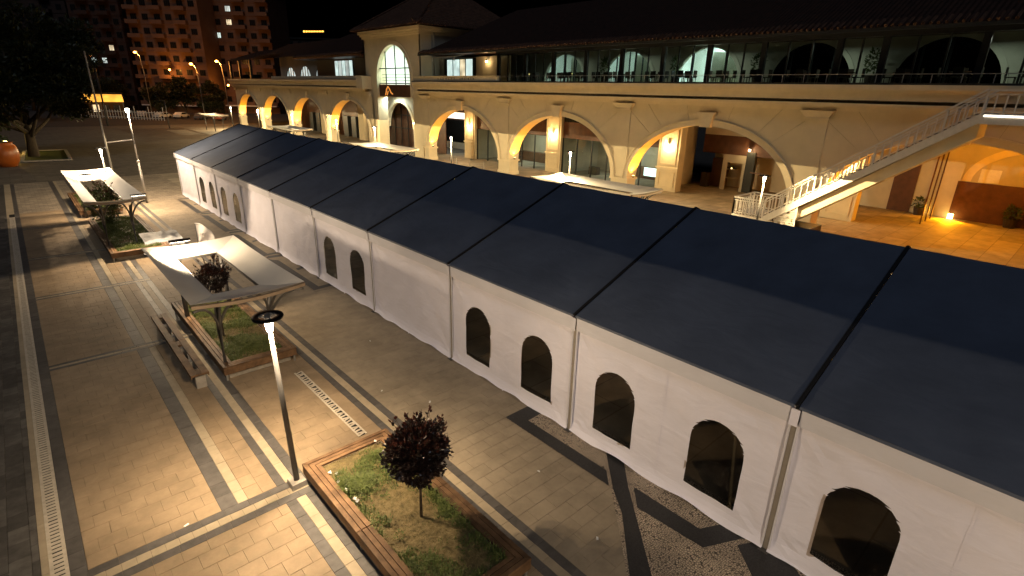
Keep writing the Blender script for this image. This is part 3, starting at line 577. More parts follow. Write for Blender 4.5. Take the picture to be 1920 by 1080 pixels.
# ================================================================== TENT
TX, TY0, NB, EZ, RX, RZ_, FX = 8.96, 2.4726, 11, 3.185, 13.72, 5.10, 18.5
TENT = thing('marquee_tent', 'long white marquee tent with a navy roof running along the plaza', 'tent', (0, 0, 0))
def folds(y, z, sd):
    s = 0.040 * noise.noise(Vector((y * 0.7 + sd, z * 0.6 + y * 0.45, sd))) + 0.022 * noise.noise(Vector((y * 2.2 + z * 1.4, z * 1.8 - y * .6, sd + 9)))
    return s
def tent_wall(y0, y1, wins, sd):
    mb = MB(); zl = [0.0, 0.06, 0.16, 0.28, 0.42] + [0.42 + 0.145 * k for k in range(1, 9)] + [1.74, 1.9, 2.05, 2.2, 2.4, 2.6, 2.8, 3.0, 3.12]
    ys = {round(y0 + (y1 - y0) * k / 28, 4) for k in range(29)}
    for c in wins: ys |= {round(c + 0.555 * math.cos(math.pi * k / 14), 4) for k in range(15)}
    ys = sorted(y for y in ys if y0 - 1e-6 <= y <= y1 + 1e-6)
    def arch(y):
        for c in wins:
            t = (y - c) / 0.555
            if abs(t) <= 1.0001: return 1.585 + 0.555 * math.sqrt(max(0, 1 - t * t))
        return None
    def crease(y, z):
        s = 0.0
        for cy_, cz_, k in ((y0, 2.9, 13), (y1, 2.9, 11), (y0, 0.1, 9), (y1, 0.1, 10)):
            r = math.hypot(y - cy_, z - cz_); s += 0.016 * math.sin(math.atan2(z - cz_, abs(y - cy_)) * k + sd) * math.exp(-r / 1.1) * min(1, r * 2.5)
        return s
    def V(y, z):
        e = max(0.0, 0.35 - z) / 0.35; edge = min(y - y0, y1 - y) ; lift = 0.10 * (0.4 + noise.noise(Vector((y * 1.1, sd, 4)))) if z == 0 else 0
        return (TX + (folds(y, z, sd) + crease(y, z)) * min(1, edge * 3 + .15) - 0.09 * e * e + 0.0 * z, y, max(0.004, z + lift))
    for i in range(len(ys) - 1):
        a, b = ys[i], ys[i + 1]
        if b - a < 1e-3: continue
        mid = arch((a + b) / 2); A, B_ = (arch(a) or 1.585, arch(b) or 1.585) if mid else (None, None)
        for k in range(len(zl) - 1):
            z0, z1 = zl[k], zl[k + 1]
            if mid is None or z1 <= 0.4201: mb.quad(V(a, z0), V(b, z0), V(b, z1), V(a, z1)); continue
            l, r = max(z0, A), max(z0, B_)
            if l >= z1 and r >= z1: continue
            p = [V(a, min(l, z1)), V(b, min(r, z1)), V(b, z1), V(a, z1)]; q = []
            for v in p:
                if v not in q: q.append(v)
            if len(q) > 2: mb.poly(q)
    W = mb.build('wall_panel', M['tent'], TENT)
    for c in wins:
        m2 = MB(); pts = [(TX + 0.015, c - 0.6, 0.36), (TX + 0.015, c + 0.6, 0.36)] + [(TX + 0.015, c + 0.6 * math.cos(math.pi * k / 16), 1.585 + 0.6 * math.sin(math.pi * k / 16)) for k in range(17)]
        m2.poly(pts); m2.build('window', M['pvc'], W)
    # vertical seam
    m4 = MB(); yc = (y0 + y1) / 2
    for k in range(len(zl) - 1): m4.quad((V(yc, zl[k])[0] - .006, yc - .02, zl[k]), (V(yc, zl[k])[0] - .006, yc + .02, zl[k]), (V(yc, zl[k + 1])[0] - .006, yc + .02, zl[k + 1]), (V(yc, zl[k + 1])[0] - .006, yc - .02, zl[k + 1]))
    m4.build('seam', M['tent'], W)
WB = {-1: 1, 0: 1, 1: 1, 3: 1, 6: 1, 7: 1}
for k in range(-2, 9):
    y0 = TY0 + 5 * k; y1 = y0 + 5
    tent_wall(y0 + 0.05, y1 - 0.05, [y0 + 1.26, y0 + 3.74] if WB.get(k) else [], k * 3.1)
    # navy roof cloth, both slopes
    for side in (0, 1):
        mb = MB(); n, m_ = (44, 40) if side == 0 and k < 4 else (16, 18)
        for j in range(m_ + 1):
            for i in range(n + 1):
                u, v = i / n, j / m_; y = y0 + 0.04 + (4.92) * u; sag = 0.06 * math.sin(math.pi * u) * math.sin(math.pi * v) + 0.010 * noise.noise(Vector((y * 1.3, v * 2, k)))
                if side == 0: x = TX - 0.11 + (RX - TX + 0.11) * v; z = EZ + (RZ_ - EZ) * v
                else: x = FX + 0.11 + (RX - FX - 0.11) * v; z = EZ + (RZ_ - EZ) * v
                if side == 0:
                    for cy_, kk in ((0.0, 17), (1.0, 15)):
                        dy, dv = abs(u - cy_) * 5, v * 5.1; r = math.hypot(dy, dv); sag += 0.011 * math.sin(math.atan2(dv, dy + .01) * kk + k * 2) * math.exp(-r / 1.3) * min(1, r * 2)
                mb.v.append((x, y, z - sag))
        for j in range(m_):
            for i in range(n): q = j * (n + 1) + i; mb.f.append((q, q + 1, q + n + 2, q + n + 1)); mb.m.append(0); mb.t.append(0.5)
        mb.build('roof_panel', M['roofcloth'], TENT, smooth=True)
    mb = MB(); mb.quad((TX - .115, y0 + .04, EZ - .05), (TX - .115, y1 - .04, EZ - .05), (TX - .108, y1 - .04, EZ + .004), (TX - .108, y0 + .04, EZ + .004)); mb.build('roof_edge', M['roofcloth'], TENT)
    mb = MB(); n = 24; ztop = EZ - 0.045; zb = EZ - 0.37
    for i in range(n):
        a = y0 + 0.09 + 4.82 * i / n; b = y0 + 0.09 + 4.82 * (i + 1) / n; da, dbb = 0.012 * noise.noise(Vector((a * 2, k, 1))), 0.012 * noise.noise(Vector((b * 2, k, 1)))
        mb.quad((TX - .10 + da, a, zb), (TX - .10 + dbb, b, zb), (TX - .112, b, ztop), (TX - .112, a, ztop))
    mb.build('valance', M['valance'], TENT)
    MB().box(FX, FX + 0.02, y0 + .02, y1 - .02, 0.01, EZ).build('wall_panel', M['tent'], TENT)
for k in range(-2, 10):
    y = TY0 + 5 * k
    MB().box(TX - 0.035, TX + 0.06, y - 0.045, y + 0.045, 0, EZ - 0.1).build('post', M['alu'], TENT)
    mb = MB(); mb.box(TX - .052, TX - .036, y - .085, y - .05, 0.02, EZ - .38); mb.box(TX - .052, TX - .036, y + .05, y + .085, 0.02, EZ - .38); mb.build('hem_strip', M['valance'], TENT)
    mb = MB(); mb.bar((TX - 0.13, y, EZ + 0.01), (RX, y, RZ_ + 0.02), 0.055, 0.045); mb.bar((FX + 0.13, y, EZ + 0.01), (RX, y, RZ_ + 0.02), 0.055, 0.05); mb.build('roof_rail', M['rail'], TENT)
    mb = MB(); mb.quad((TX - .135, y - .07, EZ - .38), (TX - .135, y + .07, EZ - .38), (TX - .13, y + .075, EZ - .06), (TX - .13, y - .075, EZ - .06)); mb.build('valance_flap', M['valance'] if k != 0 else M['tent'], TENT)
    MB().box(TX - 0.14, TX + 0.1, y - 0.09, y + 0.09, 0.0, 0.02).build('foot_plate', M['steel'], TENT)
for y in (TY0 - 10, TY0 + 45):
    mb = MB(); mb.poly([(TX, y, 0), (FX, y, 0), (FX, y, EZ), (RX, y, RZ_), (TX, y, EZ)]); mb.build('gable_wall', M['tent'], TENT)
# ================================================================== ARCADE BUILDING
FX0 = 37.0; FD = 1.2                       # facade plane and pier depth
ARC = thing('arcade_building', 'long cream two storey arcade building with broad arches and a glazed upper floor', 'building', (0, 0, 0))
def ellipse(c, a, zs, b, t): return (c + a * math.cos(t), zs + b * math.sin(t))
def arch_bay(root, yc, half, a, zs, b, ztop, x0, lamp=True, second=False):
    """one arch: render panels with recessed joints, soffit, archivolt, keystone, imposts, uplight"""
    y0, y1 = yc - half, yc + half
    def bound(t):                           # radial line from the arch to the edge of the bay
        dx, dz = a * math.cos(t), b * math.sin(t); k = 1e9
        if abs(dx) > 1e-6: k = min(k, half / abs(dx))
        if dz > 1e-6: k = min(k, (ztop - zs) / dz)
        return (yc + dx * k, zs + dz * k)
    ca = math.atan2((ztop - zs) / b, half / a)
    cuts = [0, 0.34, ca * 0.99, 1.02, 1.36, math.pi - 1.36, math.pi - 1.02, math.pi - ca * 0.99, math.pi - 0.34, math.pi]
    cuts = sorted(cuts)
    for q in range(len(cuts) - 1):
        t0, t1 = cuts[q] + 0.0011, cuts[q + 1] - 0.0011; n = 7; mb = MB()
        for i in range(n):
            ta, tb = t0 + (t1 - t0) * i / n, t0 + (t1 - t0) * (i + 1) / n
            p, r, s, u = ellipse(yc, a, zs, b, ta), bound(ta), bound(tb), ellipse(yc, a, zs, b, tb)
            for c_ in ((math.pi / 2),): pass
            mb.quad((x0, *p), (x0, *u), (x0, *s), (x0, *r))
        for (A, B_) in ((ellipse(yc, a, zs, b, t0), bound(t0)), (ellipse(yc, a, zs, b, t1), bound(t1))): mb.quad((x0, *A), (x0, *B_), (x0 + .03, *B_), (x0 + .03, *A))
        mb.build('wall_panel', M['stucco'], root)
    back = MB(); n = 36
    for i in range(n):
        ta, tb = math.pi * i / n, math.pi * (i + 1) / n; p, u = ellipse(yc, a, zs, b, ta), ellipse(yc, a, zs, b, tb)
        back.quad((x0 + .028, *p), (x0 + .028, *u), (x0 + .028, *bound(tb)), (x0 + .028, *bound(ta)), 1)
        back.quad((x0 + FD, *p), (x0 + FD, *bound(ta)), (x0 + FD, *bound(tb)), (x0 + FD, *u)); back.quad((x0, *p), (x0 + FD, *p), (x0 + FD, *u), (x0, *u))
    back.build('arch_core', [M['stucco2'], M['joint_w']], root)
    for sgn, (ya, yb) in ((-1, (y0, yc - a)), (1, (yc + a, y1))):        # pier below the spring
        MB().box(x0, x0 + FD, ya, yb, 0, zs).build('pier', M['stucco'], root)
        MB().box(x0 - .09, x0 + FD + .09, ya + (0 if sgn < 0 else -.10), yb + (.10 if sgn < 0 else 0), zs - 0.16, zs + 0.02).build('impost', M['stucco2'], root)
        MB().box(x0 - .07, x0 + FD + .07, ya + (0 if sgn < 0 else -.07), yb + (.07 if sgn < 0 else 0), 0, 0.35).build('plinth', M['stucco2'], root)
    mb = MB(); n = 40; w_ = 0.42
    for i in range(n):
        ta, tb = math.pi * i / n, math.pi * (i + 1) / n
        A, B_ = ellipse(yc, a - .01, zs, b - .01, ta), ellipse(yc, a - .01, zs, b - .01, tb); C, D = ellipse(yc, a + w_, zs, b + w_, ta), ellipse(yc, a + w_, zs, b + w_, tb)
        E, F_ = ellipse(yc, a + w_ * .8, zs, b + w_ * .8, ta), ellipse(yc, a + w_ * .8, zs, b + w_ * .8, tb)
        mb.quad((x0 - .11, *A), (x0 - .11, *B_), (x0 - .11, *F_), (x0 - .11, *E)); mb.quad((x0 - .18, *E), (x0 - .18, *F_), (x0 - .18, *D), (x0 - .18, *C))
        mb.quad((x0 - .18, *C), (x0 - .18, *D), (x0, *D), (x0, *C)); mb.quad((x0 - .11, *A), (x0, *A), (x0, *B_), (x0 - .11, *B_)); mb.quad((x0 - .11, *E), (x0 - .11, *F_), (x0 - .18, *F_), (x0 - .18, *E))
    mb.build('archivolt', M['stucco2'], root)
    zt = zs + b; mb = MB(); mb.prism([(yc - .40, zt - .1), (yc + .40, zt - .1), (yc + .58, zt + .78), (yc - .58, zt + .78)], 'x', x0 - .34, x0 - .02); mb.box(x0 - .39, x0 - .02, yc - .66, yc + .66, zt + .781, zt + .9); mb.build('keystone', M['stucco2'], root)
    if lamp:
        T = MB(); T.lathe([(0.0, .06), (.09, .06), (.12, .20), (.10, .20), (.0, .16)], n=12); u = T.build('uplight', M['dark_frame'], root, loc=(x0 + .45, yc + a - .28, zs + .02))
        MB().lathe([(0.0, .215), (.095, .215), (0.0, .23)], n=12).build('lens', M['uplamp'], u)
        light('SPOT', 'uplight_lamp', u, (0, 0, 0.26), P_UP, AMBER, 0.08, aim=(0.05, -0.18, 1), spot=120, blend=0.6)
        if second:
            u2 = MB().lathe([(0.0, .06), (.09, .06), (.12, .20), (.10, .20), (.0, .16)], n=12).build('uplight', M['dark_frame'], root, loc=(x0 + .45, yc - a + .28, zs + .02))
            light('SPOT', 'uplight_lamp', u2, (0, 0, 0.26), P_UP, AMBER, 0.08, aim=(0.05, 0.18, 1), spot=120, blend=0.6)
def cornice(root, x0, ya, yb, dz=0.0):
    for (p, z0, z1) in ((.10, 7.36, 7.55), (.34, 7.55, 7.70), (.62, 7.70, 7.82), (.60, 8.00, 8.42), (.74, 8.42, 8.58), (.88, 8.58, 8.82)):
        MB().box(x0 - p, x0 + FD, ya, yb, z0 + dz, z1 + dz).build('cornice_course', M['stucco2'], root)
    MB().box(x0 - .05, x0 + FD, ya + .01, yb - .01, 7.82 + dz, 8.0 + dz).build('cornice_gap', M['joint_w'], root)
    MB().box(x0 - .84, x0 + FD, ya + .02, yb - .02, 8.82 + dz, 8.93 + dz).build('coping', M['dark_frame'], root)
RB = [49.25, 34.7, 20.2, 5.7, -8.8]
for yc in RB: arch_bay(ARC, yc, 7.26, 6.42, 1.5, 4.55, 7.36, FX0, True, yc > 0)
for i, y in enumerate((56.0, 42.0, 27.45, 12.95, -1.55)):        # pilaster strips between the arches
    MB().box(FX0 - .09, FX0 - .001, y - .66, y + .66, 1.6, 6.85).build('pilaster', M['stucco'], ARC)
    mb = MB(); mb.hexa([(FX0 - .22, y - .68, 6.95), (FX0, y - .68, 6.95), (FX0, y + .68, 6.95), (FX0 - .22, y + .68, 6.95), (FX0 - .42, y - .98, 7.36), (FX0, y - .98, 7.36), (FX0, y + .98, 7.36), (FX0 - .42, y + .98, 7.36)]); mb.box(FX0 - .28, FX0 - .01, y - .72, y + .72, 6.86, 6.949); mb.build('capital', M['stucco2'], ARC)
cornice(ARC, FX0, -16.1, 57.6)
MB().box(FX0 - .62, FX0 - .3, 42.5, 57.6, 8.935, 9.36).build('parapet', M['stucco2'], ARC)
MB().box(FX0 - .68, FX0 - .24, 42.4, 57.7, 9.36, 9.43).build('parapet_coping', M['stucco2'], ARC)
# faded lettering in relief on the parapet
rnd = random.Random(3); sg = MB(); y = 52.6
for wl in (7, 6):
    for k in range(wl):
        for q in range(3): a = rnd.uniform(0, .3); sg.box(FX0 - .632, FX0 - .621, y - a - .07, y - a, 9.03 + rnd.uniform(0, .04), 9.2 + rnd.uniform(0, .07))
        y -= 0.47
    y -= 0.6
sg.build('parapet_lettering', M['joint_w'], ARC)
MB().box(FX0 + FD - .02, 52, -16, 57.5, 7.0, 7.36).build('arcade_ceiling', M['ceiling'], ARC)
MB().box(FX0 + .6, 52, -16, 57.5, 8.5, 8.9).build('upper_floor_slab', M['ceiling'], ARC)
# inner wall of the arcade: pilasters with sconces, shop glazing between
IX = 42.3
PIL = [54.5, 40.2, 26.3, 12.3, -2.0]
def sconce(root, x, y, z, power=P_SCONCE, cone=True):
    s = MB().lathe([(0.05, -.12), (.12, .12), (.10, .14), (.0, .14)], n=10).build('wall_sconce', M['dark_frame'], root, loc=(x, y, z))
    MB().lathe([(0.0, -.02), (.085, .0), (.10, .17), (.06, .2), (0, .21)], n=10).build('glow', M['sconce'], s, loc=(0, 0, -.16))
    light('POINT', 'sconce_lamp', s, (-.22, 0, -.12), power, (1, .68, .30), 0.08)
for y in PIL:
    MB().box(IX, IX + .9, y - 1.05, y + 1.05, 0, 7.0).build('inner_pilaster', M['stucco2'], ARC)
    MB().box(IX - .10, IX - .001, y - 1.12, y + 1.12, 1.95, 2.08).build('dado_rail', M['stucco2'], ARC)
    f = MB()
    for (a, b_, c, d) in ((-.8, -.68, 2.3, 6.2), (.68, .8, 2.3, 6.2), (-.68, .68, 2.3, 2.42), (-.68, .68, 6.08, 6.2), (-.8, -.70, .35, 1.7), (.70, .8, .35, 1.7), (-.70, .70, .35, .45), (-.70, .70, 1.6, 1.7)): f.box(IX - .05, IX - .0005, y + a, y + b_, c, d)
    f.build('panel_moulding', M['stucco2'], ARC)
    if y > 0: sconce(ARC, IX - .16, y, 4.0)
bays_in = [(41.3, 53.4), (27.4, 39.1)]
for (ya, yb) in bays_in:
    n = 6
    MB().box(IX + .3, IX + .45, ya, yb, 3.62, 5.2).build('shop_fascia', M['brown'], ARC)
    MB().box(IX + .34, IX + .42, ya, yb, 5.2, 7.0).build('transom_glass', M['winblack'], ARC)
    for k in range(n + 1):
        y = ya + (yb - ya) * k / n; MB().box(IX + .30, IX + .42, y - .05, y + .05, 0, 3.62).build('mullion', M['dark_frame'], ARC)
    for k in range(n):
        y0 = ya + (yb - ya) * k / n + .05; y1 = ya + (yb - ya) * (k + 1) / n - .05
        mb = MB(); mb.quad((IX + .36, y0, .08), (IX + .36, y1, .08), (IX + .36, y1, 3.62), (IX + .36, y0, 3.62)); mb.build('shop_pane', M['shopglass'], ARC)
    # shop interior
    MB().box(IX + 6.2, IX + 6.3, ya, yb, 0, 7).build('shop_wall', M['inwall'], ARC); MB().box(IX + .5, IX + 6.2, ya - .12, ya, 0, 7).build('shop_wall', M['inwall'], ARC); MB().box(IX + .5, IX + 6.2, yb, yb + .12, 0, 7).build('shop_wall', M['inwall'], ARC)
    MB().box(IX + 4.6, IX + 5.4, ya + 2, yb - 3, 0, 1.1).build('shop_counter', M['brown'], ARC)
    light('AREA', 'shop_lamp', ARC, (IX + 3.4, (ya + yb) / 2, 3.5), 110, (.85, 1, .92), 3, aim=(0, 0, -1))
for y in (48.6, 36.5, 32.2): MB().box(IX + 2.2, IX + 2.9, y - .5, y + .5, 0, .75).build('display_table', M['furn'], ARC)
mb = MB(); mb.box(IX + 5.9, IX + 6.1, 43.2, 46.0, 4.2, 5.0); mb.build('sign_screen', M['signglow'], ARC)
MB().box(48.0, 48.1, 54, 74, 0.9, 4.0).build('dark_screen_wall', M['winblack'], ARC); MB().box(47.9, 47.99, 62, 69, 4.2, 5.0).build('bright_sign', M['signwhite'], ARC); MB().box(48.0, 48.1, 54, 74, 4.0, 7).build('shop_wall', M['brown'], ARC); MB().box(48.0, 48.1, 54, 74, 0, .9).build('shop_wall', M['inwall'], ARC); light('AREA', 'shop_lamp', ARC, (44.5, 62, 6.6), 160, (.85, 1, .95), 3, aim=(0, 0, -1))
# open lobby behind the two right arches
LX = 50.0
MB().box(LX, LX + .2, -16, 26, 0, 7).build('lobby_wall', M['inwall'], ARC)
MB().box(LX - .05, LX - .001, -2, 7.2, 0, 2.7).build('lobby_dado', M['brown'], ARC)
mb = MB(); n = 20
for i in range(n):
    ta, tb = math.pi * i / n, math.pi * (i + 1) / n; A, B_ = (2.6 + 3.9 * math.cos(ta), 2.75 + 2.3 * math.sin(ta)), (2.6 + 3.9 * math.cos(tb), 2.75 + 2.3 * math.sin(tb)); C, D = (2.6 + 4.4 * math.cos(ta), 2.75 + 2.8 * math.sin(ta)), (2.6 + 4.4 * math.cos(tb), 2.75 + 2.8 * math.sin(tb))
    mb.quad((LX - .12, *A), (LX - .12, *B_), (LX - .12, *D), (LX - .12, *C)); mb.quad((LX - .12, *C), (LX - .12, *D), (LX, *D), (LX, *C))
mb.build('blind_arch', M['stucco2'], ARC)
MB().box(LX - .06, LX - .002, 9.6, 11.1, 0, 3.9).build('lobby_door', M['brown'], ARC)
MB().box(LX - .07, LX - .003, 5.0, 6.1, 2.75, 3.65).build('notice_board', M['white_metal'], ARC)
for k in range(3): MB().box(45.6 + k * 1.4, 45.66 + k * 1.4, 7.9, 7.98, 0, 5.6).build('screen_post', M['brown'], ARC)
for k in range(2): mb = MB(); x = 45.7 + k * 1.4; mb.quad((x, 7.94, .1), (x + 1.3, 7.94, .1), (x + 1.3, 7.94, 5.5), (x, 7.94, 5.5)); mb.build('screen_pane', M['shopglass'], ARC)
MB().box(46.4, LX - .1, 8.4, 8.7, 0, 0.02).build('threshold', M['joint_w'], ARC)
# lobby furniture seen through the third arch
MB().box(47.6, 47.8, 18.9, 26, 3.15, 4.75).build('lobby_fascia', M['brown'], ARC)
MB().box(47.6, 47.8, 18.9, 26, 4.76, 7).build('lobby_transom', M['inwall'], ARC)
MB().box(47.5, 48.0, 21.0, 21.75, 0, 3.5).build('lobby_column', M['dark_frame'], ARC); sconce(ARC, 47.3, 21.5, 3.75, 45)
MB().box(47.6, 47.75, 21.8, 23.9, 2.45, 3.14).build('door_head', M['inwall'], ARC); MB().box(47.6, 47.75, 23.5, 23.9, 0, 2.44).build('door_jamb', M['inwall'], ARC); MB().box(47.6, 47.75, 21.8, 22.05, 0, 2.44).build('door_jamb', M['inwall'], ARC)
MB().box(48.6, 49.4, 24.1, 25.4, 0, 2.6).build('cabinet', M['brown'], ARC)
for z in (.9, 1.7, 2.5): MB().box(48.5, 49.2, 23.0, 24.05, z, z + .06).build('shelf', M['inwall'], ARC)
for k in range(7): MB().box(48.7, 48.9, 23.1 + k * .13, 23.2 + k * .13, 1.76, 1.76 + .1 + .05 * (k % 3)).build('jar', M['candle'] if k == 3 else M['furn'], ARC)
MB().box(47.5, 48.2, 25.2, 25.8, 0, 1.3).build('appliance', M['furn'], ARC)
MB().box(46.3, 46.4, 19.3, 20.7, 1.9, 2.0).build('bar_shelf', M['brown'], ARC)
mb = MB(); mb.quad((IX + .4, 27.5, 1.0), (IX + .4, 28.9, 1.0), (IX + .4, 28.9, 1.75), (IX + .4, 27.5, 1.75)); mb.build('shop_screen', M['bluescreen'], ARC)
fl = MB().box(-.12, .12, -.15, .15, 0, .35).build('floor_floodlight', M['uplamp'], ARC, loc=(49.6, 7.0, 0.02)); light('SPOT', 'floodlight_lamp', fl, (-.3, 0, .5), 900, (1, .33, .006), .12, aim=(-1, 0.1, -0.12), spot=165, blend=0.5)
lp = MB().lathe([(0, 0), (.3, 0), (.26, -.2), (0, -.26)], n=14).build('lobby_fill_lamp', M['uplamp'], ARC, loc=(43.2, 5.0, 6.98)); light('POINT', 'lobby_fill_light', lp, (0, 0, -.6), 1250, (1, .34, .008), .25)  # added lamp, unseen behind the arch, giving the lobby its wide amber glow
# ---- upper floor
GX = 38.4
UW = MB()
def arched_wall(mb, x, ya, yb, z0, z1, arches, n=20):
    ys = sorted({ya, yb} | {round(c + r * math.cos(math.pi * k / n), 4) for c, r, s in arches for k in range(n + 1)})
    def A(y):
        for c, r, s in arches:
            if abs(y - c) <= r + 1e-4: return s + math.sqrt(max(0, r * r - (y - c) ** 2))
        return None
    for i in range(len(ys) - 1):
        a, b_ = ys[i], ys[i + 1]; m = A((a + b_) / 2)
        mb.quad((x, a, A(a) if m and A(a) else z0), (x, b_, A(b_) if m and A(b_) else z0), (x, b_, z1), (x, a, z1)) if m else mb.quad((x, a, z0), (x, b_, z0), (x, b_, z1), (x, a, z1))
UA = [(39.5, 2.7, 8.9), (31.7, 2.7, 8.9), (23.95, 2.75, 8.9), (16.15, 2.75, 8.9), (8.35, 2.75, 8.9), (.55, 2.75, 8.9)]
arched_wall(UW, 42.7, -16, 57.4, 8.9, 13.2, UA); UW.build('upper_wall', M['greywall'], ARC)
for i, (c, r, s) in enumerate(UA):
    mb = MB(); n = 24
    for k in range(n):
        ta, tb = math.pi * k / n, math.pi * (k + 1) / n; A, B_ = (c + r * math.cos(ta), s + r * math.sin(ta)), (c + r * math.cos(tb), s + r * math.sin(tb)); C, D = (c + (r + .3) * math.cos(ta), s + (r + .3) * math.sin(ta)), (c + (r + .3) * math.cos(tb), s + (r + .3) * math.sin(tb))
        mb.quad((42.6, *A), (42.6, *B_), (42.6, *D), (42.6, *C)); mb.quad((42.6, *A), (42.95, *A), (42.95, *B_), (42.6, *B_)); mb.quad((42.6, *C), (42.6, *D), (42.7, *D), (42.7, *C))
    mb.build('window_arch', M['greywall'], ARC)
    if i < 3:                                # lit rooms behind
        MB().box(46.4, 46.5, c - 3.6, c + 3.6, 8.9, 12.4).build('room_wall', M['white'], ARC); MB().box(42.75, 46.4, c - 3.7, c - 3.6, 8.9, 12.4).build('room_wall', M['white'], ARC); MB().box(42.75, 46.4, c + 3.6, c + 3.7, 8.9, 12.4).build('room_wall', M['white'], ARC)
        MB().box(42.75, 46.5, c - 3.6, c + 3.6, 12.4, 12.5).build('room_ceiling', M['white'], ARC)
        light('AREA', 'room_lamp', ARC, (44.8, c, 12.3), (160, 190, 520)[i], (.78, 1.0, .96), 2.0, aim=(0, 0, -1))
        MB().box(44.2, 44.3, c - .9 - .5 * i, c + .5, 8.9, 11.4).build('room_partition', M['inwall'], ARC)
    for k in (-1.4, 0, 1.4): MB().box(42.8, 42.88, c + k - .05, c + k + .05, 8.9, s + math.sqrt(max(0, r * r - k * k))).build('window_mullion', M['dark_frame'], ARC)
    mb = MB(); pts = [(42.84, c + r * math.cos(math.pi * k / 20), s + r * math.sin(math.pi * k / 20)) for k in range(21)]; mb.poly(pts); mb.build('arch_pane', M['pane'], ARC)
for y in (38, 30, 22, 14, 6): light('AREA', 'terrace_fill', ARC, (40.6, y, 11.3), 40, (.9, 1, .82), 1.2, aim=(0, 0, -1))  # added greenish fill lights that brighten the terrace, without fittings
# terrace glazing: heavy posts and thin mullions, each pane its own piece
posts = [44.6, 40.6, 36.9, 33.0, 29.2, 25.3, 21.5, 17.6, 13.0, 10.6, 6.1, 1.2, -4, -9, -16]
for i, y in enumerate(posts): MB().box(GX - .12, GX + .12, y - .17, y + .17, 8.9, 11.55).build('glazing_post', M['dark_frame'], ARC)
for i in range(len(posts) - 1):
    a, b_ = posts[i] - .17, posts[i + 1] + .17; n = 3 if abs(a - b_) > 2.9 else 2
    if i > 11: n = 2
    for k in range(n):
        y0 = a + (b_ - a) * k / n - .03; y1 = a + (b_ - a) * (k + 1) / n + .03
        mb = MB(); mb.quad((GX, y0, 8.95), (GX, y1, 8.95), (GX, y1, 11.45), (GX, y0, 11.45)); mb.build('terrace_pane', M['pane'], ARC)
        if k: MB().box(GX - .04, GX + .04, y0 - .02, y0 + .08, 8.9, 11.5).build('terrace_mullion', M['dark_frame'], ARC)
MB().box(GX - .2, GX + .2, -16, 44.8, 11.46, 11.75).build('glazing_beam', M['dark_frame'], ARC)
RL = MB().box(FX0 - .5, FX0 - .45, -2, 42.3, 9.36, 9.40).build('terrace_rail', M['galv'], ARC)
y = 42.2
while y > 0: MB().box(FX0 - .495, FX0 - .455, y - .02, y + .02, 8.93, 9.36).build('rail_post', M['galv'], ARC); y -= 1.28
# solid upper wall with lit sliding window beside the tower
MB().box(40.0, 40.15, 44.7, 50.3, 8.9, 11.5).build('upper_wall', M['stucco'], ARC); MB().box(40.0, 40.15, 56.5, 57.4, 8.9, 11.5).build('upper_wall', M['greywall'], ARC)
MB().box(40.2, 40.3, 50.3, 56.5, 8.9, 11.5).build('upper_wall', M['greywall'], ARC)
W_ = MB().box(39.98, 40.1, 50.5, 56.3, 9.0, 11.42).build('sliding_window', M['dark_frame'], ARC)
for k, (a, b_, m) in enumerate(((50.95, 52.1, 'coolwin'), (52.3, 53.2, 'warmwin'), (53.35, 54.5, 'coolwin'), (54.7, 55.7, 'coolwin'))): MB().box(39.95, 39.979, a, b_, 9.1, 11.3).build('pane', M[m], W_)
sconce(ARC, 39.75, 48.2, 11.05, 22)
aw = MB(); aw.hexa([(38.7, 52.5, 11.5), (40.2, 52.5, 11.75), (40.2, 57.2, 11.75), (38.7, 57.2, 11.5), (38.7, 52.5, 11.56), (40.2, 52.5, 11.81), (40.2, 57.2, 11.81), (38.7, 57.2, 11.56)]); aw.build('awning', M['white_metal'], ARC)
for y in (52.7, 57.0): MB().bar((38.75, y, 11.5), (38.75, y, 11.1), .08).build('awning_bracket', M['white_metal'], ARC)
# tiled roof of the right wing
def roof(root, pts_eave, pts_ridge, m, name='roof'):
    mb = MB(); mb.quad(*[Vector(p) for p in pts_eave], *[Vector(p) for p in reversed(pts_ridge)]); return mb.build(name, m, root)
roof(ARC, ((36.9, 57.2, 11.75), (36.9, -18, 11.75)), ((47.5, 52.0, 17.0), (47.5, -18, 17.0)), M['roof_y']); roof(ARC, ((58, 57.2, 11.75), (58, -18, 11.75)), ((47.5, 52.0, 17.0), (47.5, -18, 17.0)), M['roof_y'])
roof(ARC, ((36.9, 57.2, 11.75), (58, 57.2, 11.75)), ((47.5, 52.0, 17.0), (47.5, 52.01, 17.0)), M['roof_y'])
MB().box(36.85, 37.05, -18, 57.2, 11.62, 11.8).build('gutter', M['dark_frame'], ARC); MB().box(37.0, 42.6, -18, 57, 11.76, 11.80).build('eave_soffit', M['brown'], ARC)
tl = MB(); y = 57.0
while y > 2: tl.tube([(36.80, y, 11.86), (37.6, y, 12.24)], .09, 6); y -= .34
tag(tl.build('eave_tiles', M['roof_x'], ARC), kind='stuff')
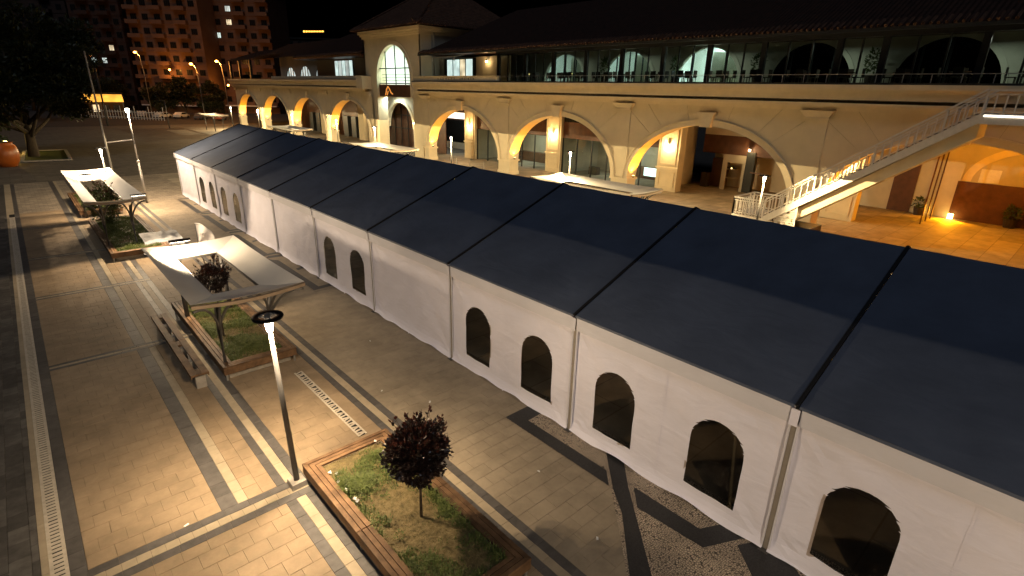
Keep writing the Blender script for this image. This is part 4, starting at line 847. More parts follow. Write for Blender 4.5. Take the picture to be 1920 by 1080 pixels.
# ---- gate tower
TOW = thing('gate_tower', 'cream gate tower with a tall lit arched window and tiled pyramid roof', 'tower', (0, 0, 0))
TXF = 37.35; tyc = 63.6; ty0, ty1 = 57.3, 71.0
def front_wall(mb, x, y0, y1, z0, z1, c, r, zs, zsill, rr=1.0):
    ys = sorted({y0, y1} | {c + r * math.cos(math.pi * k / 24) for k in range(25)})
    for i in range(len(ys) - 1):
        a, b_ = ys[i], ys[i + 1]; m = (a + b_) / 2
        if abs(m - c) < r:
            f = lambda y: zs + rr * math.sqrt(max(0, r * r - (y - c) ** 2)); mb.quad((x, a, f(a)), (x, b_, f(b_)), (x, b_, z1), (x, a, z1))
            if zsill > z0: mb.quad((x, a, z0), (x, b_, z0), (x, b_, zsill), (x, a, zsill))
        else: mb.quad((x, a, z0), (x, b_, z0), (x, b_, z1), (x, a, z1))
mb = MB(); front_wall(mb, TXF, 59.3, 68.0, 7.0, 14.5, tyc, 4.0, 9.2, 7.0, 0.97); mb.build('tower_front', M['stucco'], TOW)
MB().box(TXF, TXF + 1.5, ty0, 59.3, 0, 14.5).build('tower_pier', M['stucco'], TOW); MB().box(TXF, TXF + 1.5, 68.0, ty1, 0, 14.5).build('tower_pier', M['stucco'], TOW)
mb = MB(); n = 28
for k in range(n):
    ta, tb = math.pi * k / n, math.pi * (k + 1) / n; A, B_ = (tyc + 4 * math.cos(ta), 9.2 + 3.88 * math.sin(ta)), (tyc + 4 * math.cos(tb), 9.2 + 3.88 * math.sin(tb)); C, D = (tyc + 4.4 * math.cos(ta), 9.2 + 4.3 * math.sin(ta)), (tyc + 4.4 * math.cos(tb), 9.2 + 4.3 * math.sin(tb))
    mb.quad((TXF - .14, *A), (TXF - .14, *B_), (TXF - .14, *D), (TXF - .14, *C)); mb.quad((TXF - .14, *A), (TXF + .5, *A), (TXF + .5, *B_), (TXF - .14, *B_)); mb.quad((TXF - .14, *C), (TXF - .14, *D), (TXF, *D), (TXF, *C))
for s in (-1, 1): mb.box(TXF - .14, TXF + .5, tyc + s * 4.2 - .2, tyc + s * 4.2 + .2, 7.05, 9.2)
mb.build('window_surround', M['stucco2'], TOW)
for y in (tyc - 2.35, tyc - .1, tyc + 2.25): MB().box(TXF + .2, TXF + .3, y - .06, y + .06, 8.5, 9.2 + 3.88 * math.sqrt(1 - ((y - tyc) / 4) ** 2)).build('window_bar', M['dark_frame'], TOW)
for z in (8.55, 10.35): MB().box(TXF + .19, TXF + .31, tyc - 3.95, tyc + 3.95, z, z + .12).build('window_bar', M['dark_frame'], TOW)
for z in (8.95, 9.3, 9.65): MB().box(TXF + .6, TXF + .64, tyc - 3.95, tyc + 3.95, z, z + .05).build('balustrade_rail', M['galv'], TOW)
mb = MB(); mb.poly([(TXF + .25, tyc + 4 * math.cos(math.pi * k / 20), 9.2 + 3.88 * math.sin(math.pi * k / 20)) for k in range(21)] + [(TXF + .25, tyc - 4, 8.6), (TXF + .25, tyc + 4, 8.6)]); mb.build('window_pane', M['pane'], TOW)
for (x0, x1, a, b_, z0, z1, nm) in ((TXF + 6, TXF + 6.1, 58, 69, 8.5, 14, 'room_wall'), (TXF + .4, TXF + 6, 58.9, 59, 8.5, 14, 'room_wall'), (TXF + .4, TXF + 6, 68.2, 68.3, 8.5, 14, 'room_wall'), (TXF + .4, TXF + 6, 59, 68.2, 14.0, 14.1, 'room_ceiling'), (TXF + .4, TXF + 6, 59, 68.2, 8.4, 8.5, 'room_floor'), (TXF + 4.5, TXF + 4.7, 65.4, 66.4, 8.5, 11.2, 'room_column')):
    MB().box(x0, x1, a, b_, z0, z1).build(nm, M['white'], TOW)
mb = MB(); n = 16
for k in range(n):
    ta, tb = math.pi * k / n, math.pi * (k + 1) / n; mb.quad((TXF + 5.7, tyc + 3.2 * math.cos(ta), 9.5 + 3.2 * math.sin(ta)), (TXF + 5.7, tyc + 3.2 * math.cos(tb), 9.5 + 3.2 * math.sin(tb)), (TXF + 5.7, tyc + 3.6 * math.cos(tb), 9.5 + 3.6 * math.sin(tb)), (TXF + 5.7, tyc + 3.6 * math.cos(ta), 9.5 + 3.6 * math.sin(ta)))
mb.build('room_arch', M['inwall'], TOW); light('AREA', 'room_lamp', TOW, (TXF + 3.0, tyc, 13.8), 1100, (.86, 1.0, .88), 3.0, aim=(0, 0, -1))
MB().box(TXF + .15, TXF + .3, tyc - 4.0, tyc + 4.0, 7.05, 8.5).build('spandrel_panel', M['brown'], TOW)
sgn = MB(); sgn.tube([(TXF + .1, 66.0, 7.2), (TXF + .1, 65.7, 7.9), (TXF + .1, 65.3, 8.25), (TXF + .1, 64.9, 7.9), (TXF + .1, 64.6, 7.5), (TXF + .1, 64.2, 7.35)], .07, 6); sgn.tube([(TXF + .1, 65.6, 7.2), (TXF + .1, 65.3, 7.7)], .06, 6); sgn.build('spandrel_emblem', emit('emblem_amber', (1, .4, .08), .5), TOW)
# recessed doorway
mb = MB(); front_wall(mb, 40.6, 63.2, 77, 0, 7.05, 67.9, 3.3, 2.95, 0, 1.0); mb.build('recess_wall', M['inwall'], TOW)
MB().box(42.6, 42.7, 60, 80, 0, 7).build('door_screen', M['brown'], TOW)
for y in (65.5, 67.3, 69.1, 70.9, 72.7, 74.5): MB().box(42.5, 42.59, y - .06, y + .06, 0, 7).build('door_mullion', M['dark_frame'], TOW)
for z in (2.6, 4.4): MB().box(42.52, 42.58, 62, 79, z, z + .15).build('door_transom', M['dark_frame'], TOW)
mb = MB(); n = 20
for k in range(n):
    ta, tb = math.pi * k / n, math.pi * (k + 1) / n; mb.quad((40.5, 67.9 + 3.3 * math.cos(ta), 2.95 + 3.3 * math.sin(ta)), (40.5, 67.9 + 3.3 * math.cos(tb), 2.95 + 3.3 * math.sin(tb)), (40.5, 67.9 + 3.7 * math.cos(tb), 2.95 + 3.7 * math.sin(tb)), (40.5, 67.9 + 3.7 * math.cos(ta), 2.95 + 3.7 * math.sin(ta)))
    mb.quad((40.5, 67.9 + 3.3 * math.cos(ta), 2.95 + 3.3 * math.sin(ta)), (41, 67.9 + 3.3 * math.cos(ta), 2.95 + 3.3 * math.sin(ta)), (41, 67.9 + 3.3 * math.cos(tb), 2.95 + 3.3 * math.sin(tb)), (40.5, 67.9 + 3.3 * math.cos(tb), 2.95 + 3.3 * math.sin(tb)))
mb.build('door_arch', M['stucco2'], TOW); sconce(TOW, 40.3, 64.0, 3.8, 70)
light('AREA', 'recess_lamp', TOW, (39.2, 67.5, 6.9), 260, (.85, 1, .9), 1.5, aim=(0, 0, -1))
MB().box(TXF, 52, ty0 + .01, ty0 + .3, 7, 14.5).build('tower_side', M['greywall'], TOW); MB().box(TXF, 52, ty1 - .3, ty1, 7, 14.5).build('tower_side', M['greywall'], TOW)
for (p, z0, z1) in ((.12, 14.0, 14.25), (.3, 14.25, 14.5), (.5, 14.5, 14.85)): MB().box(TXF - p, 52, ty0 - p, ty1 + p, z0, z1).build('tower_cornice', M['stucco2'], TOW)
ap = (45.5, tyc + .4, 21.0); e0, e1, zf = ty0 - 1.0, ty1 + 1.2, 14.9; xa, xb = TXF - 1.1, 54
for q in (((xa, e1), (xa, e0)), ((xa, e0), (xb, e0)), ((xb, e0), (xb, e1)), ((xb, e1), (xa, e1))): mb = MB(); mb.poly([(*q[0], zf), (*q[1], zf), ap]); mb.build('pyramid_roof', M['roof_x'], TOW)
mb = MB(); y = e0
while y < e1: mb.tube([(xa - .08, y, zf + .05), (xa + .8, y, zf + .62)], .11, 6); y += .36
x = xa
while x < 50: mb.tube([(x, e0 - .08, zf + .05), (x, e0 + .8, zf + .62)], .11, 6); x += .36
tag(mb.build('eave_tiles', M['roof_x'], TOW), kind='stuff'); MB().tube([(xa, e0, zf + .1), ap], .16, 6).build('hip_tiles', M['roof_x'], TOW); MB().tube([(xa, e1, zf + .1), ap], .16, 6).build('hip_tiles', M['roof_x'], TOW)
MB().box(TXF - .05, TXF + .05, 56.2, 56.3, 9, 9.01).build('drain_outlet', M['dark_frame'], TOW); MB().tube([(39.2, ty0 - .12, 9.5), (39.2, ty0 - .12, 14.6)], .07, 8).build('downpipe', M['greywall'], TOW)
# ---- far wing
FAR = thing('far_arcade_wing', 'far cream arcade wing with four smaller looking amber lit arches beyond the tower', 'building', (0, 0, 0))
DZ = .22
for yc in (76.1, 90.7, 105.3, 119.9): arch_bay(FAR, yc, 7.3, 6.3, 1.75, 4.6, 7.36 + DZ, FX0, True)
cornice(FAR, FX0, 70.6, 128.4, DZ); MB().box(FX0 - .5, FX0 - .2, 70.9, 104, 9.16, 9.55).build('parapet', M['stucco2'], FAR)
MB().box(FX0 - .95, FX0 + 1.2, 69.5, 71.2, 7.9, 9.5).build('cornice_return', M['stucco2'], FAR)
for y in (127.0, 112.6, 98.0, 83.4, 70.0): MB().box(FX0 - .12, FX0 - .001, y - .8, y + .8, 7.0, 7.5).build('capital', M['stucco2'], FAR)
MB().box(FX0 + FD, 46, 71, 128, 7.2, 7.5).build('arcade_ceiling', M['ceiling'], FAR); MB().box(44.5, 44.7, 71, 118, 0, 7.2).build('inner_wall', M['brown'], FAR)
for y in (112.6, 98.0, 83.4): MB().box(42.6, 43.4, y - .9, y + .9, 0, 7.2).build('inner_pilaster', M['stucco2'], FAR)
for y, z in ((96.5, 4.2), (92.5, 4.8), (81.5, 4.4), (109.5, 5.0)): sconce(FAR, 42.9, y, z, 40)
MB().box(44.3, 44.45, 74.0, 79.5, 4.3, 4.9).build('lit_sign', M['signglow'], FAR)
for y in (74, 77, 88.5, 91.5, 103, 106): MB().box(43.8, 44.4, y - .8, y + .8, 0, 3.4).build('shopfront', M['dark_frame'], FAR)
MB().box(FX0 + .6, 46, 71, 128, 8.8, 9.1).build('upper_floor_slab', M['ceiling'], FAR)
mb = MB(); FA = [(110.9, 2.45, 8.9), (104.1, 2.6, 8.9), (97.3, 2.5, 8.9)]; arched_wall(mb, 42.7, 92.5, 116, 9.1, 13.5, FA); mb.build('upper_wall', M['greywall'], FAR)
for c, r, s in FA:
    mb = MB(); mb.poly([(42.85, c + r * math.cos(math.pi * k / 20), s + r * math.sin(math.pi * k / 20)) for k in range(21)]); mb.build('arch_pane', M['coolwin2'], FAR)
    for k in (-1.1, 0, 1.1): MB().box(42.74, 42.82, c + k - .09, c + k + .09, 8.9, s + math.sqrt(r * r - k * k)).build('window_mullion', M['dark_frame'], FAR)
MB().box(40.0, 40.2, 71, 92.4, 9.1, 12.2).build('upper_wall', M['greywall'], FAR); W_ = MB().box(39.9, 39.99, 79.3, 85.6, 9.2, 12.0).build('sliding_window', M['dark_frame'], FAR)
for k, m in enumerate(('coolwin', 'coolwin2', 'coolwin', 'coolwin2', 'coolwin')): MB().box(39.86, 39.899, 79.6 + k * 1.2, 80.55 + k * 1.2, 9.4, 11.8).build('pane', M[m], W_)
roof(FAR, ((36.8, 94, 12.3), (36.8, 70.9, 12.3)), ((47, 94, 16.6), (47, 70.9, 16.6)), M['roof_y']); MB().box(36.8, 40, 71, 94, 12.05, 12.28).build('eave_beam', M['brown'], FAR)
roof(FAR, ((41.5, 131, 13.0), (41.5, 93, 13.2)), ((48.5, 125, 16.4), (48.5, 93, 16.4)), M['roof_y']); roof(FAR, ((36.5, 131, 12.5), (36.5, 115, 12.5)), ((43, 128, 14.8), (43, 115, 14.8)), M['roof_y'])
tl = MB(); y = 71.2
while y < 94: tl.tube([(36.7, y, 12.36), (37.5, y, 12.7)], .1, 6); y += .4
tag(tl.build('eave_tiles', M['roof_x'], FAR), kind='stuff')
for y in (129.5, 123.5, 117): MB().box(37.2, 37.6, y - .2, y + .2, 9.1, 12.6).build('pavilion_post', M['dark_frame'], FAR)
for y in (126.5, 120.5): MB().box(38.4, 40, y - .9, y + .9, 9.1, 10.0).build('pavilion_table', M['furn'], FAR)
# ================================================================== STAIR
ST = thing('outdoor_stair', 'white painted outdoor stair with barred railings climbing past the arcade', 'stair', (0, 0, 0))
SX0, SX1 = 32.3, 35.0; ya, za, yb, zb = 13.25, 1.25, 4.55, 7.55; N = 34
for x in (SX0, SX1):
    mb = MB(); mb.prism([(ya, za - .35), (yb, zb - .38), (yb, zb + .06), (ya, za + .10)], 'x', x - .06, x + .06); mb.build('stringer', M['white_metal'], ST)
for i in range(N):
    f = i / N; y = ya + (yb - ya) * f; z = za + (zb - za) * (i + 1) / N; dy = (yb - ya) / N
    MB().box(SX0 + .06, SX1 - .06, y + dy, y, z - .06, z).build('tread', M['concrete'], ST)
mb = MB(); mb.quad((SX0 + .06, ya, za - .28), (SX0 + .06, yb, zb - .30), (SX1 - .06, yb, zb - .30), (SX1 - .06, ya, za - .28)); mb.build('underside', M['stucco2'], ST)
mb = MB(); mb.prism([(ya - .2, za - .95), (yb, zb - 1.05), (yb, zb - .34), (ya - .2, za - .32)], 'x', SX0 + .35, SX1 - .35); mb.build('spine_beam', M['stucco2'], ST)
MB().box(SX0 - .06, FX0 - .9, -12, yb, zb - .42, zb).build('top_landing', M['white_metal'], ST)
MB().box(SX0 - .09, SX0 - .061, -12, yb - .1, zb - .10, zb - .03).build('landing_light', M['led'].copy() if False else emit('landing_strip', (1, .93, .78), 2.6), ST)
MB().box(SX0, SX1, ya, ya + 1.9, za - .30, za).build('low_landing', M['white_metal'], ST)
def railing(p0, p1, n, h=1.0):
    a, b_ = Vector(p0), Vector(p1)
    for z, t in ((h, .08), (h - .16, .05), (.12, .05)): MB().bar(a + Vector((0, 0, z)), b_ + Vector((0, 0, z)), t).build('rail', M['white_metal'], ST)
    for i in range(n + 1):
        p = a.lerp(b_, i / n); t = .08 if i % 8 == 0 else .05; MB().bar(p + Vector((0, 0, 0.0)), p + Vector((0, 0, h - (.0 if i % 8 == 0 else .16))), t).build('baluster', M['white_metal'], ST)
for x in (SX0, SX1): railing((x, ya, za + .1), (x, yb, zb + .05), 28)
railing((SX0, yb, zb), (SX0, -6, zb), 30); railing((SX0, ya + 1.85, za), (SX0, ya, za), 9); railing((SX0, ya + 1.85, za), (SX1, ya + 1.85, za), 10); railing((SX1, ya + 1.85, za), (SX1, ya, za), 9)
MB().box(SX0 + .1, SX1 - .1, 10.75, ya + .3, 0, .95).build('stair_plinth', M['granite'], ST)
lt = MB(); rnd = random.Random(8)                # pierced lattice infill
for i in range(26):
    for j in range(9):
        y = 11.4 + i * .07; z = 0.98 + j * .13
        if z > za - .2 + (ya - y) / (ya - yb) * (zb - za) - .1: continue
        if noise.noise(Vector((y * 6, z * 6, 1))) > -.34: lt.box(SX0 - .01, SX0 + .02, y, y + .055, z, z + .1)
lt.box(SX0 - .02, SX0 + .03, 11.36, 11.42, .95, 2.2); lt.build('lattice_panel', M['white_metal'], ST)
def stepflight():
    for i in range(7): MB().box(SX0 + .1, SX1 - .1, ya + 1.9 + i * .3, ya + 2.2 + i * .3, 0, za - (i + 1) * .16).build('step', M['concrete'], ST)
stepflight()
# ================================================================== THINGS ABOUT THE PLACE
def potted(x, y, s, label, grp=None):
    T = thing('potted_plant', label, 'plant', (x, y, 0), 0, grp); MB().lathe([(0, 0), (.28 * s, 0), (.38 * s, .55 * s), (.34 * s, .55 * s), (.3 * s, .45 * s), (0, .45 * s)], n=12).build('pot', M['furn'], T)
    mb = MB(); leafball(mb, (0, 0, .9 * s), .5 * s, .5 * s, 160, .22 * s, random.Random(int(x * y)), hollow=.1); mb.build('foliage', [M['greenleaf'], M['greenleaf']], T)
potted(49.4, 8.9, 1.0, 'dark potted plant by the brown lobby screen'); potted(49.5, 3.7, 1.1, 'dark potted plant on the amber lit lobby floor')
# feather flag
p = Vector((5.95, 30.2, 0)); T = thing('feather_flag', 'grey and white feather flag with a ring emblem between the walk and the tent', 'flag', p); T.rotation_euler.z = R(-45); T.scale = (.8, .8, .66)
pole = [(0, 0, 0)] + [(0, 0, .3 + k * .25) for k in range(6)] + [(.05 + .9 * math.sin(a) * .55, 0, 1.75 + .55 * math.sin(a * .9) - .15 * (1 - math.cos(a))) for a in (0.3, .6, .9, 1.2, 1.5)]
MB().lathe([(0, 0), (.3, 0), (.28, .06), (.03, .09)], n=14).build('foot', M['steel'], T)
outer = [(0.0 + 1.15 * math.sin(t), .45 + 1.75 * math.cos(t) ** .8 if math.cos(t) > 0 else .45) for t in [k * math.pi / 2 / 16 for k in range(17)]]
sail = MB(); n = 16
for k in range(n):
    (x0, z0), (x1, z1) = outer[k], outer[k + 1]; sail.poly([(0, .012 * math.sin(k), .5), (x0, .05 * math.sin(k * .7), z0), (x1, .05 * math.sin((k + 1) * .7), z1)])
sail.build('sail', M['banner'], T)
ed = MB(); ed.tube([(x, .05 * math.sin(k * .7) - .012, z) for k, (x, z) in enumerate(outer)], .035, 6); ed.build('white_border', M['white'], T); MB().tube([(0, 0, 0), (0, 0, 2.2)], .015, 6).build('pole', M['steel'], T)
em = MB(); c0 = (.42, 1.35)
em.tube([(c0[0] + .16 * math.cos(a), -.07, c0[1] + .19 * math.sin(a)) for a in [k * math.pi * 2 / 18 for k in range(17)]], .022, 6); em.tube([(c0[0] + .06 * math.cos(a), -.07, c0[1] + .08 * math.sin(a)) for a in [k * math.pi * 2 / 12 for k in range(13)]], .018, 6); em.tube([(.5, -.06, .9), (.62, -.06, .95), (.6, -.06, .78)], .02, 5); em.build('emblem', M['white'], T)
# grey tarpaulin
mb = MB(); n, m_ = 20, 8
for j in range(m_ + 1):
    for i in range(n + 1):
        u, v = i / n, j / m_; x = 3.85 + 1.7 * u; y = 31.3 + 1.7 * v + .1 * math.sin(u * 9); z = .50 + .16 * v - .15 * max(0, u - .6) + .06 * noise.noise(Vector((u * 6, v * 3, 2))) - (.25 if j == 0 else 0)
        mb.v.append((x, y, z))
for j in range(m_):
    for i in range(n): k = j * (n + 1) + i; mb.f.append((k, k + 1, k + n + 2, k + n + 1)); mb.m.append(0); mb.t.append(.5)
tag(mb.build('tarpaulin', M['cloth_grey'], smooth=True), 'grey tarpaulin draped over the corner of the vivid grass planter', 'tarpaulin')
# giant orange jar with a lamp behind
p = at_z(15, 312); T = thing('orange_jar', 'giant glazed orange jar beside the lawn under the big tree', 'jar', (p.x, p.y, 0))
MB().lathe([(0, 0), (.75, 0), (1.05, .6), (1.15, 1.3), (1.0, 1.95), (.8, 2.15), (.86, 2.3), (.7, 2.3), (.6, 2.0), (0, 1.9)], n=28).build('body', M['orange'], T, smooth=True)
mb = MB(); leafball(mb, (0, 0, 2.6), .6, .5, 260, .2, random.Random(4), hollow=.1); mb.build('foliage', [M['greenleaf'], M['greenleaf']], T)
p = at_z(9, 300); T = thing('globe_lamp', 'bright yellow globe lamp on a low post behind the orange jar', 'lamp', (p.x, p.y, 0)); pz = 8.05 - 0
T2 = at_z(10, 268, 1.3); T.location = (T2.x, T2.y, 0); MB().tube([(0, 0, 0), (0, 0, 1.1)], .06, 8).build('post', M['steel'], T); MB().lathe([(0, 1.08), (.2, 1.14), (.27, 1.3), (.2, 1.46), (0, 1.55)], n=14).build('globe', emit('globe_yellow', (1, .75, .2), 18), T); light('POINT', 'globe_light', T, (0, -.4, 1.3), 200, (1, .6, .15), .18)
# lawn with kerb and big dark tree
LW = [at_z(*q) for q in ((42, 304), (133, 300), (123, 282), (46, 284))]
mb = MB(); mb.poly([(v.x, v.y, .05) for v in LW]); tag(mb.build('lawn', M['grass']), kind='structure')
mb = MB()
for k in range(4): a, b_ = LW[k], LW[(k + 1) % 4]; mb.bar((a.x, a.y, .05), (b_.x, b_.y, .05), .3, .14)
tag(mb.build('lawn_kerb', M['concrete']), kind='structure')
def big_tree(x, y, h, rad, n, label, seed, grp=None, size=.34, name='broadleaf_tree'):
    rnd = random.Random(seed); T = thing(name, label, 'tree', (x, y, 0), 0, grp); tb = MB(); mb = MB()
    tb.tube([(0, 0, 0), (.1, 0, h * .12), (.25, .1, h * .3)], [h * .033, h * .026, h * .018], 9)
    for i in range(11):
        a = i * 2.4 + rnd.uniform(-.3, .3); e = rnd.uniform(.35, 1.15); L = rad * rnd.uniform(.6, 1.0); s = Vector((.1, 0, h * rnd.uniform(.10, .3)))
        m1 = s + Vector((math.cos(a) * L * .5, math.sin(a) * L * .5, h * .2 * e)); m2 = s + Vector((math.cos(a) * L, math.sin(a) * L, h * .55 * e)); tb.tube([s, m1, m2], [h * .013, h * .008, h * .003], 6)
        for k in range(5): leafball(mb, tuple(m1.lerp(m2, rnd.uniform(.15, 1.15)) + Vector((rnd.uniform(-1, 1), rnd.uniform(-1, 1), rnd.uniform(-.6, 1))) * rad * .25), rad * rnd.uniform(.2, .36), rad * rnd.uniform(.16, .28), n // 60, size, rnd, hollow=.15)
    for k in range(6): a = rnd.uniform(0, 6.28); leafball(mb, (math.cos(a) * rad * .35, math.sin(a) * rad * .35, h * rnd.uniform(.7, .9)), rad * .35, rad * .3, n // 60, size, rnd, hollow=.15)
    tb.build('trunk', M['bark'], T, smooth=True); mb.build('crown', [M['darkleaf'], M['darkleaf']], T); return T
v = at_z(64, 294); big_tree(v.x, v.y, 17.0, 7.2, 60000, 'big dark broadleaf tree standing on the lawn patch', 21, size=.42)
for i, (px, D, h, r) in enumerate(((-30, 105, 19, 8), (60, 150, 16, 6), (205, 150, 9, 4.5), (300, 138, 8, 3.6), (345, 140, 10, 3.2), (395, 136, 9, 3))):
    q = at_depth(px, 190, D); big_tree(q.x, q.y, h, r, 9000, ('tall dark tree at the edge of the plaza beyond the globe lamp', 'dark street tree behind the big lawn tree', 'dark street tree behind the amber lit kiosk', 'dark street tree before the apartment entrance', 'slim dark street tree before the gap between apartment blocks', 'slim dark street tree beside the end of the arcade')[i], 30 + i, 'street trees', .5, 'street_tree')
# kiosk with lit awning and white picket fence
q = at_depth(190, 200, 128); K = thing('market_kiosk', 'dark kiosk with a glowing amber awning beside the white fence', 'kiosk', (q.x, q.y, 0)); fw = ray(190, 200); K.rotation_euler.z = math.atan2(fw.y, fw.x) - math.pi / 2
MB().box(-4.4, 4.4, .6, 3.5, 0, 3.4).build('body', M['apt_dark'], K); MB().box(-4.8, 4.8, -.4, 3.8, 5.2, 5.6).build('roof', M['dark_frame'], K)
mb = MB(); mb.hexa([(-4.6, -1.5, 3.5), (4.6, -1.5, 3.5), (4.5, .5, 5.15), (-4.5, .5, 5.15), (-4.6, -1.55, 3.55), (4.6, -1.55, 3.55), (4.5, .45, 5.2), (-4.5, .45, 5.2)]); mb.build('awning', M['kiosk'], K)  # awning cloth emits to stand in for the amber lamplight on it
for x in (-4.4, 0, 4.4): MB().box(x - .08, x + .08, -1.4, -1.24, 0, 3.6).build('awning_post', M['steel'], K)
for x in (-3, -1, 1, 3): MB().box(x - .6, x + .6, .5, .59, 1.2, 2.8).build('serving_hatch', M['warmwin'] if x == -1 else M['winblack'], K)
A0, A1 = at_depth(150, 205, 124), at_depth(305, 205, 118); n = 30; FN = thing('picket_fence', 'white picket fence along the far edge of the plaza', 'fence', (A0.x, A0.y, 0)); d = Vector((A1.x - A0.x, A1.y - A0.y, 0)); FN.rotation_euler.z = math.atan2(d.y, d.x); Lf = d.length
for z in (.5, 1.7): MB().box(0, Lf, -.03, .03, z, z + .12).build('rail', M['white_metal'], FN)
for i in range(n + 1): x = Lf * i / n; MB().box(x - .09, x + .09, -.07, -.031, .15, 2.1 + (.9 if i % 5 == 0 else 0)).build('picket', M['white_metal'], FN)
# dark unlit lamp poles on the plaza
for i, (px, py, h) in enumerate(((203, 236, 15.5), (318, 240, 5.0))):
    q = at_z(px, py); T = thing('plain_pole', ('tall bare steel pole before the amber kiosk', 'short dark pole with a small arm standing on the plaza')[i], 'pole', (q.x, q.y, 0)); MB().tube([(0, 0, 0), (0, 0, h * .5), (0, 0, h)], [.16, .13, .09] if i == 0 else [.1, .08, .06], 8).build('pole', M['steel'], T, smooth=True); MB().bar((0, 0, h - .1), (-1.2, 0, h), .1).build('arm', M['steel'], T)
q = at_z(205, 332); T = thing('plain_pole', 'slim bare flagpole rising behind the far canopy lamp', 'pole', (5.6, 55.0, 0)); MB().tube([(0, 0, 0), (0, 0, 10.2)], [.09, .05], 8).build('pole', M['galv'], T)
# sodium street lamps
for i, (px, py, D) in enumerate(((172, 104, 150), (253, 98, 128), (358, 120, 118), (406, 115, 122), (148, 127, 185))):
    q = at_depth(px, py, D); g = at_depth(px + 3, py, D); T = thing('sodium_lamp', ('sodium street lamp glowing above the kiosk', 'sodium street lamp before the dark apartment block', 'sodium street lamp on a bright curved pole before the lit balcony', 'sodium street lamp beside the end of the arcade roof', 'small distant sodium lamp seen beside the big tree')[i], 'street lamp', (q.x, q.y, 0), 0, 'sodium street lamps')
    MB().tube([(0.9, -.6, 0), (0.9, -.6, q.z * .7), (.7, -.5, q.z * .95), (0.15, -.1, q.z + .12)], [.13, .1, .08, .06], 8).build('pole', M['galv'], T, smooth=True); MB().lathe([(0, -.2), (.3, -.1), (.34, .05), (.18, .2), (0, .24)], n=12).build('lamp_head', M['sodium'], T, loc=(0, 0, q.z)); light('POINT', 'street_light', T, (0, -.2, q.z - .6), P_STREET * (1, .8, 1.6, 1.3, .8)[i], SODIUM, .25)
rl = random.Random(12)
for i, (px, py) in enumerate(((716, 733), (806, 754), (694, 640), (1010, 884), (350, 985), (1120, 1010))):
    q = at_z(px, py, 0.0); s = rl.uniform(.03, .06); mb = MB(); mb.poly([(-s, -s * .4, .004), (s, -s * .5, .006), (s * .9, s * .4, .012), (-s * .8, s * .5, .004)]); mb.poly([(-s, -s * .4, .004), (s, -s * .5, .006), (s * .6, 0, .03), (-s * .5, 0, .026)])
    o = mb.build('paper_scrap', M['paper'], loc=(q.x, q.y, .004)); o.rotation_euler.z = rl.uniform(0, 6); tag(o, 'small pale paper scrap lying on the paving of the walk', 'litter', 'paper scraps on the paving')
# ---- apartment blocks
wfm = MB().box(-.8, .8, -.06, .06, 0, 1.5).mesh('window_frame', M['dark_frame']); wpm = {k: MB().box(-.7, .7, -.075, -.061, .08, 1.42).mesh('pane', M[m]) for k, m in dict(d='winblack', c='coolwin', p='coolwin2', w='warmwin').items()}; bar_ = MB().box(-.04, .04, -.09, -.076, .08, 1.42).mesh('glazing_bar', M['dark_frame'])
slabm = MB().box(-1.7, 1.7, -1.3, 0, -.25, .75).mesh('balcony', M['apt']); slabd = MB().box(-1.7, 1.7, -1.3, 0, -.25, .75).mesh('balcony', M['apt_dark'])
def block(px0, px1, D, label, dark, floors, lit, z0=3.0, sh=3.25, cols=6, balc=(), seed=0, ztop=None):
    a, b_ = at_depth(px0, 150, D), at_depth(px1, 150, D); d = Vector((b_.x - a.x, b_.y - a.y, 0)); W = d.length; T = thing('apartment_block', label, 'building', (a.x, a.y, 0)); T.rotation_euler.z = math.atan2(d.y, d.x)
    wm = M['apt_dark'] if dark else M['apt']; top = z0 + floors * sh
    MB().box(0, W, 0, 14, -1, top).build('wall', wm, T); MB().box(-.5, W + .5, -.6, 14.5, top, top + .5).build('roof', M['dark_frame'], T)
    for f in range(1, floors): MB().box(-.05, W + .05, -.12, -.001, z0 + f * sh - .3, z0 + f * sh).build('floor_band', wm, T)
    rnd = random.Random(seed)
    for f in range(floors):
        for c in range(cols):
            x = W * (c + .5) / cols + rnd.uniform(-.25, .25); z = z0 + f * sh + .75; k = lit.get((f, c), 'd')
            if c in balc: inst(slabd if dark else slabm, 'balcony', T, (W * (c + .5) / cols, -.002, z0 + f * sh))
            fr = inst(wfm, 'window', T, (x, -.05, z), 0, (min(1, W / cols / 3.2), 1, 1)); inst(wpm[k], 'pane', fr); inst(bar_, 'glazing_bar', fr, (-.22, 0, 0)); inst(bar_, 'glazing_bar', fr, (.25, 0, 0))
    MB().box(.2, W - .2, -1.6, -.05, z0 - .5, z0 - .2).build('shop_canopy', M['white_metal'] if not dark else wm, T)
    return T
block(262, 392, 150, 'terracotta apartment block with full width balconies behind the curved lamp', False, 9, {}, balc=(0, 2, 4), seed=1, cols=6, z0=2.5, sh=3.45)
block(392, 518, 158, 'terracotta apartment block with several lit windows beside the arcade roof', False, 9, {(8, 1): 'w', (7, 2): 'p', (6, 2): 'w', (5, 1): 'c'}, balc=(3, 5), seed=2, cols=6, z0=2.5, sh=3.45)
block(158, 250, 152, 'dark maroon apartment block with a few dim windows', True, 10, {(3, 1): 'c', (3, 2): 'p', (4, 3): 'w'}, balc=(1, 3), seed=3, cols=5, z0=2.2, sh=3.3)
block(-60, 155, 175, 'wide dim apartment block with two bright windows above the big tree', True, 9, {(8, 4): 'w', (8, 5): 'w'}, balc=(0, 2, 7), seed=4, cols=9, z0=3, sh=3.6)
block(545, 640, 230, 'low distant building with a row of warm lights on its roof', True, 6, {}, seed=5, cols=6, z0=8, sh=3.1)
q = at_depth(595, 58, 228)
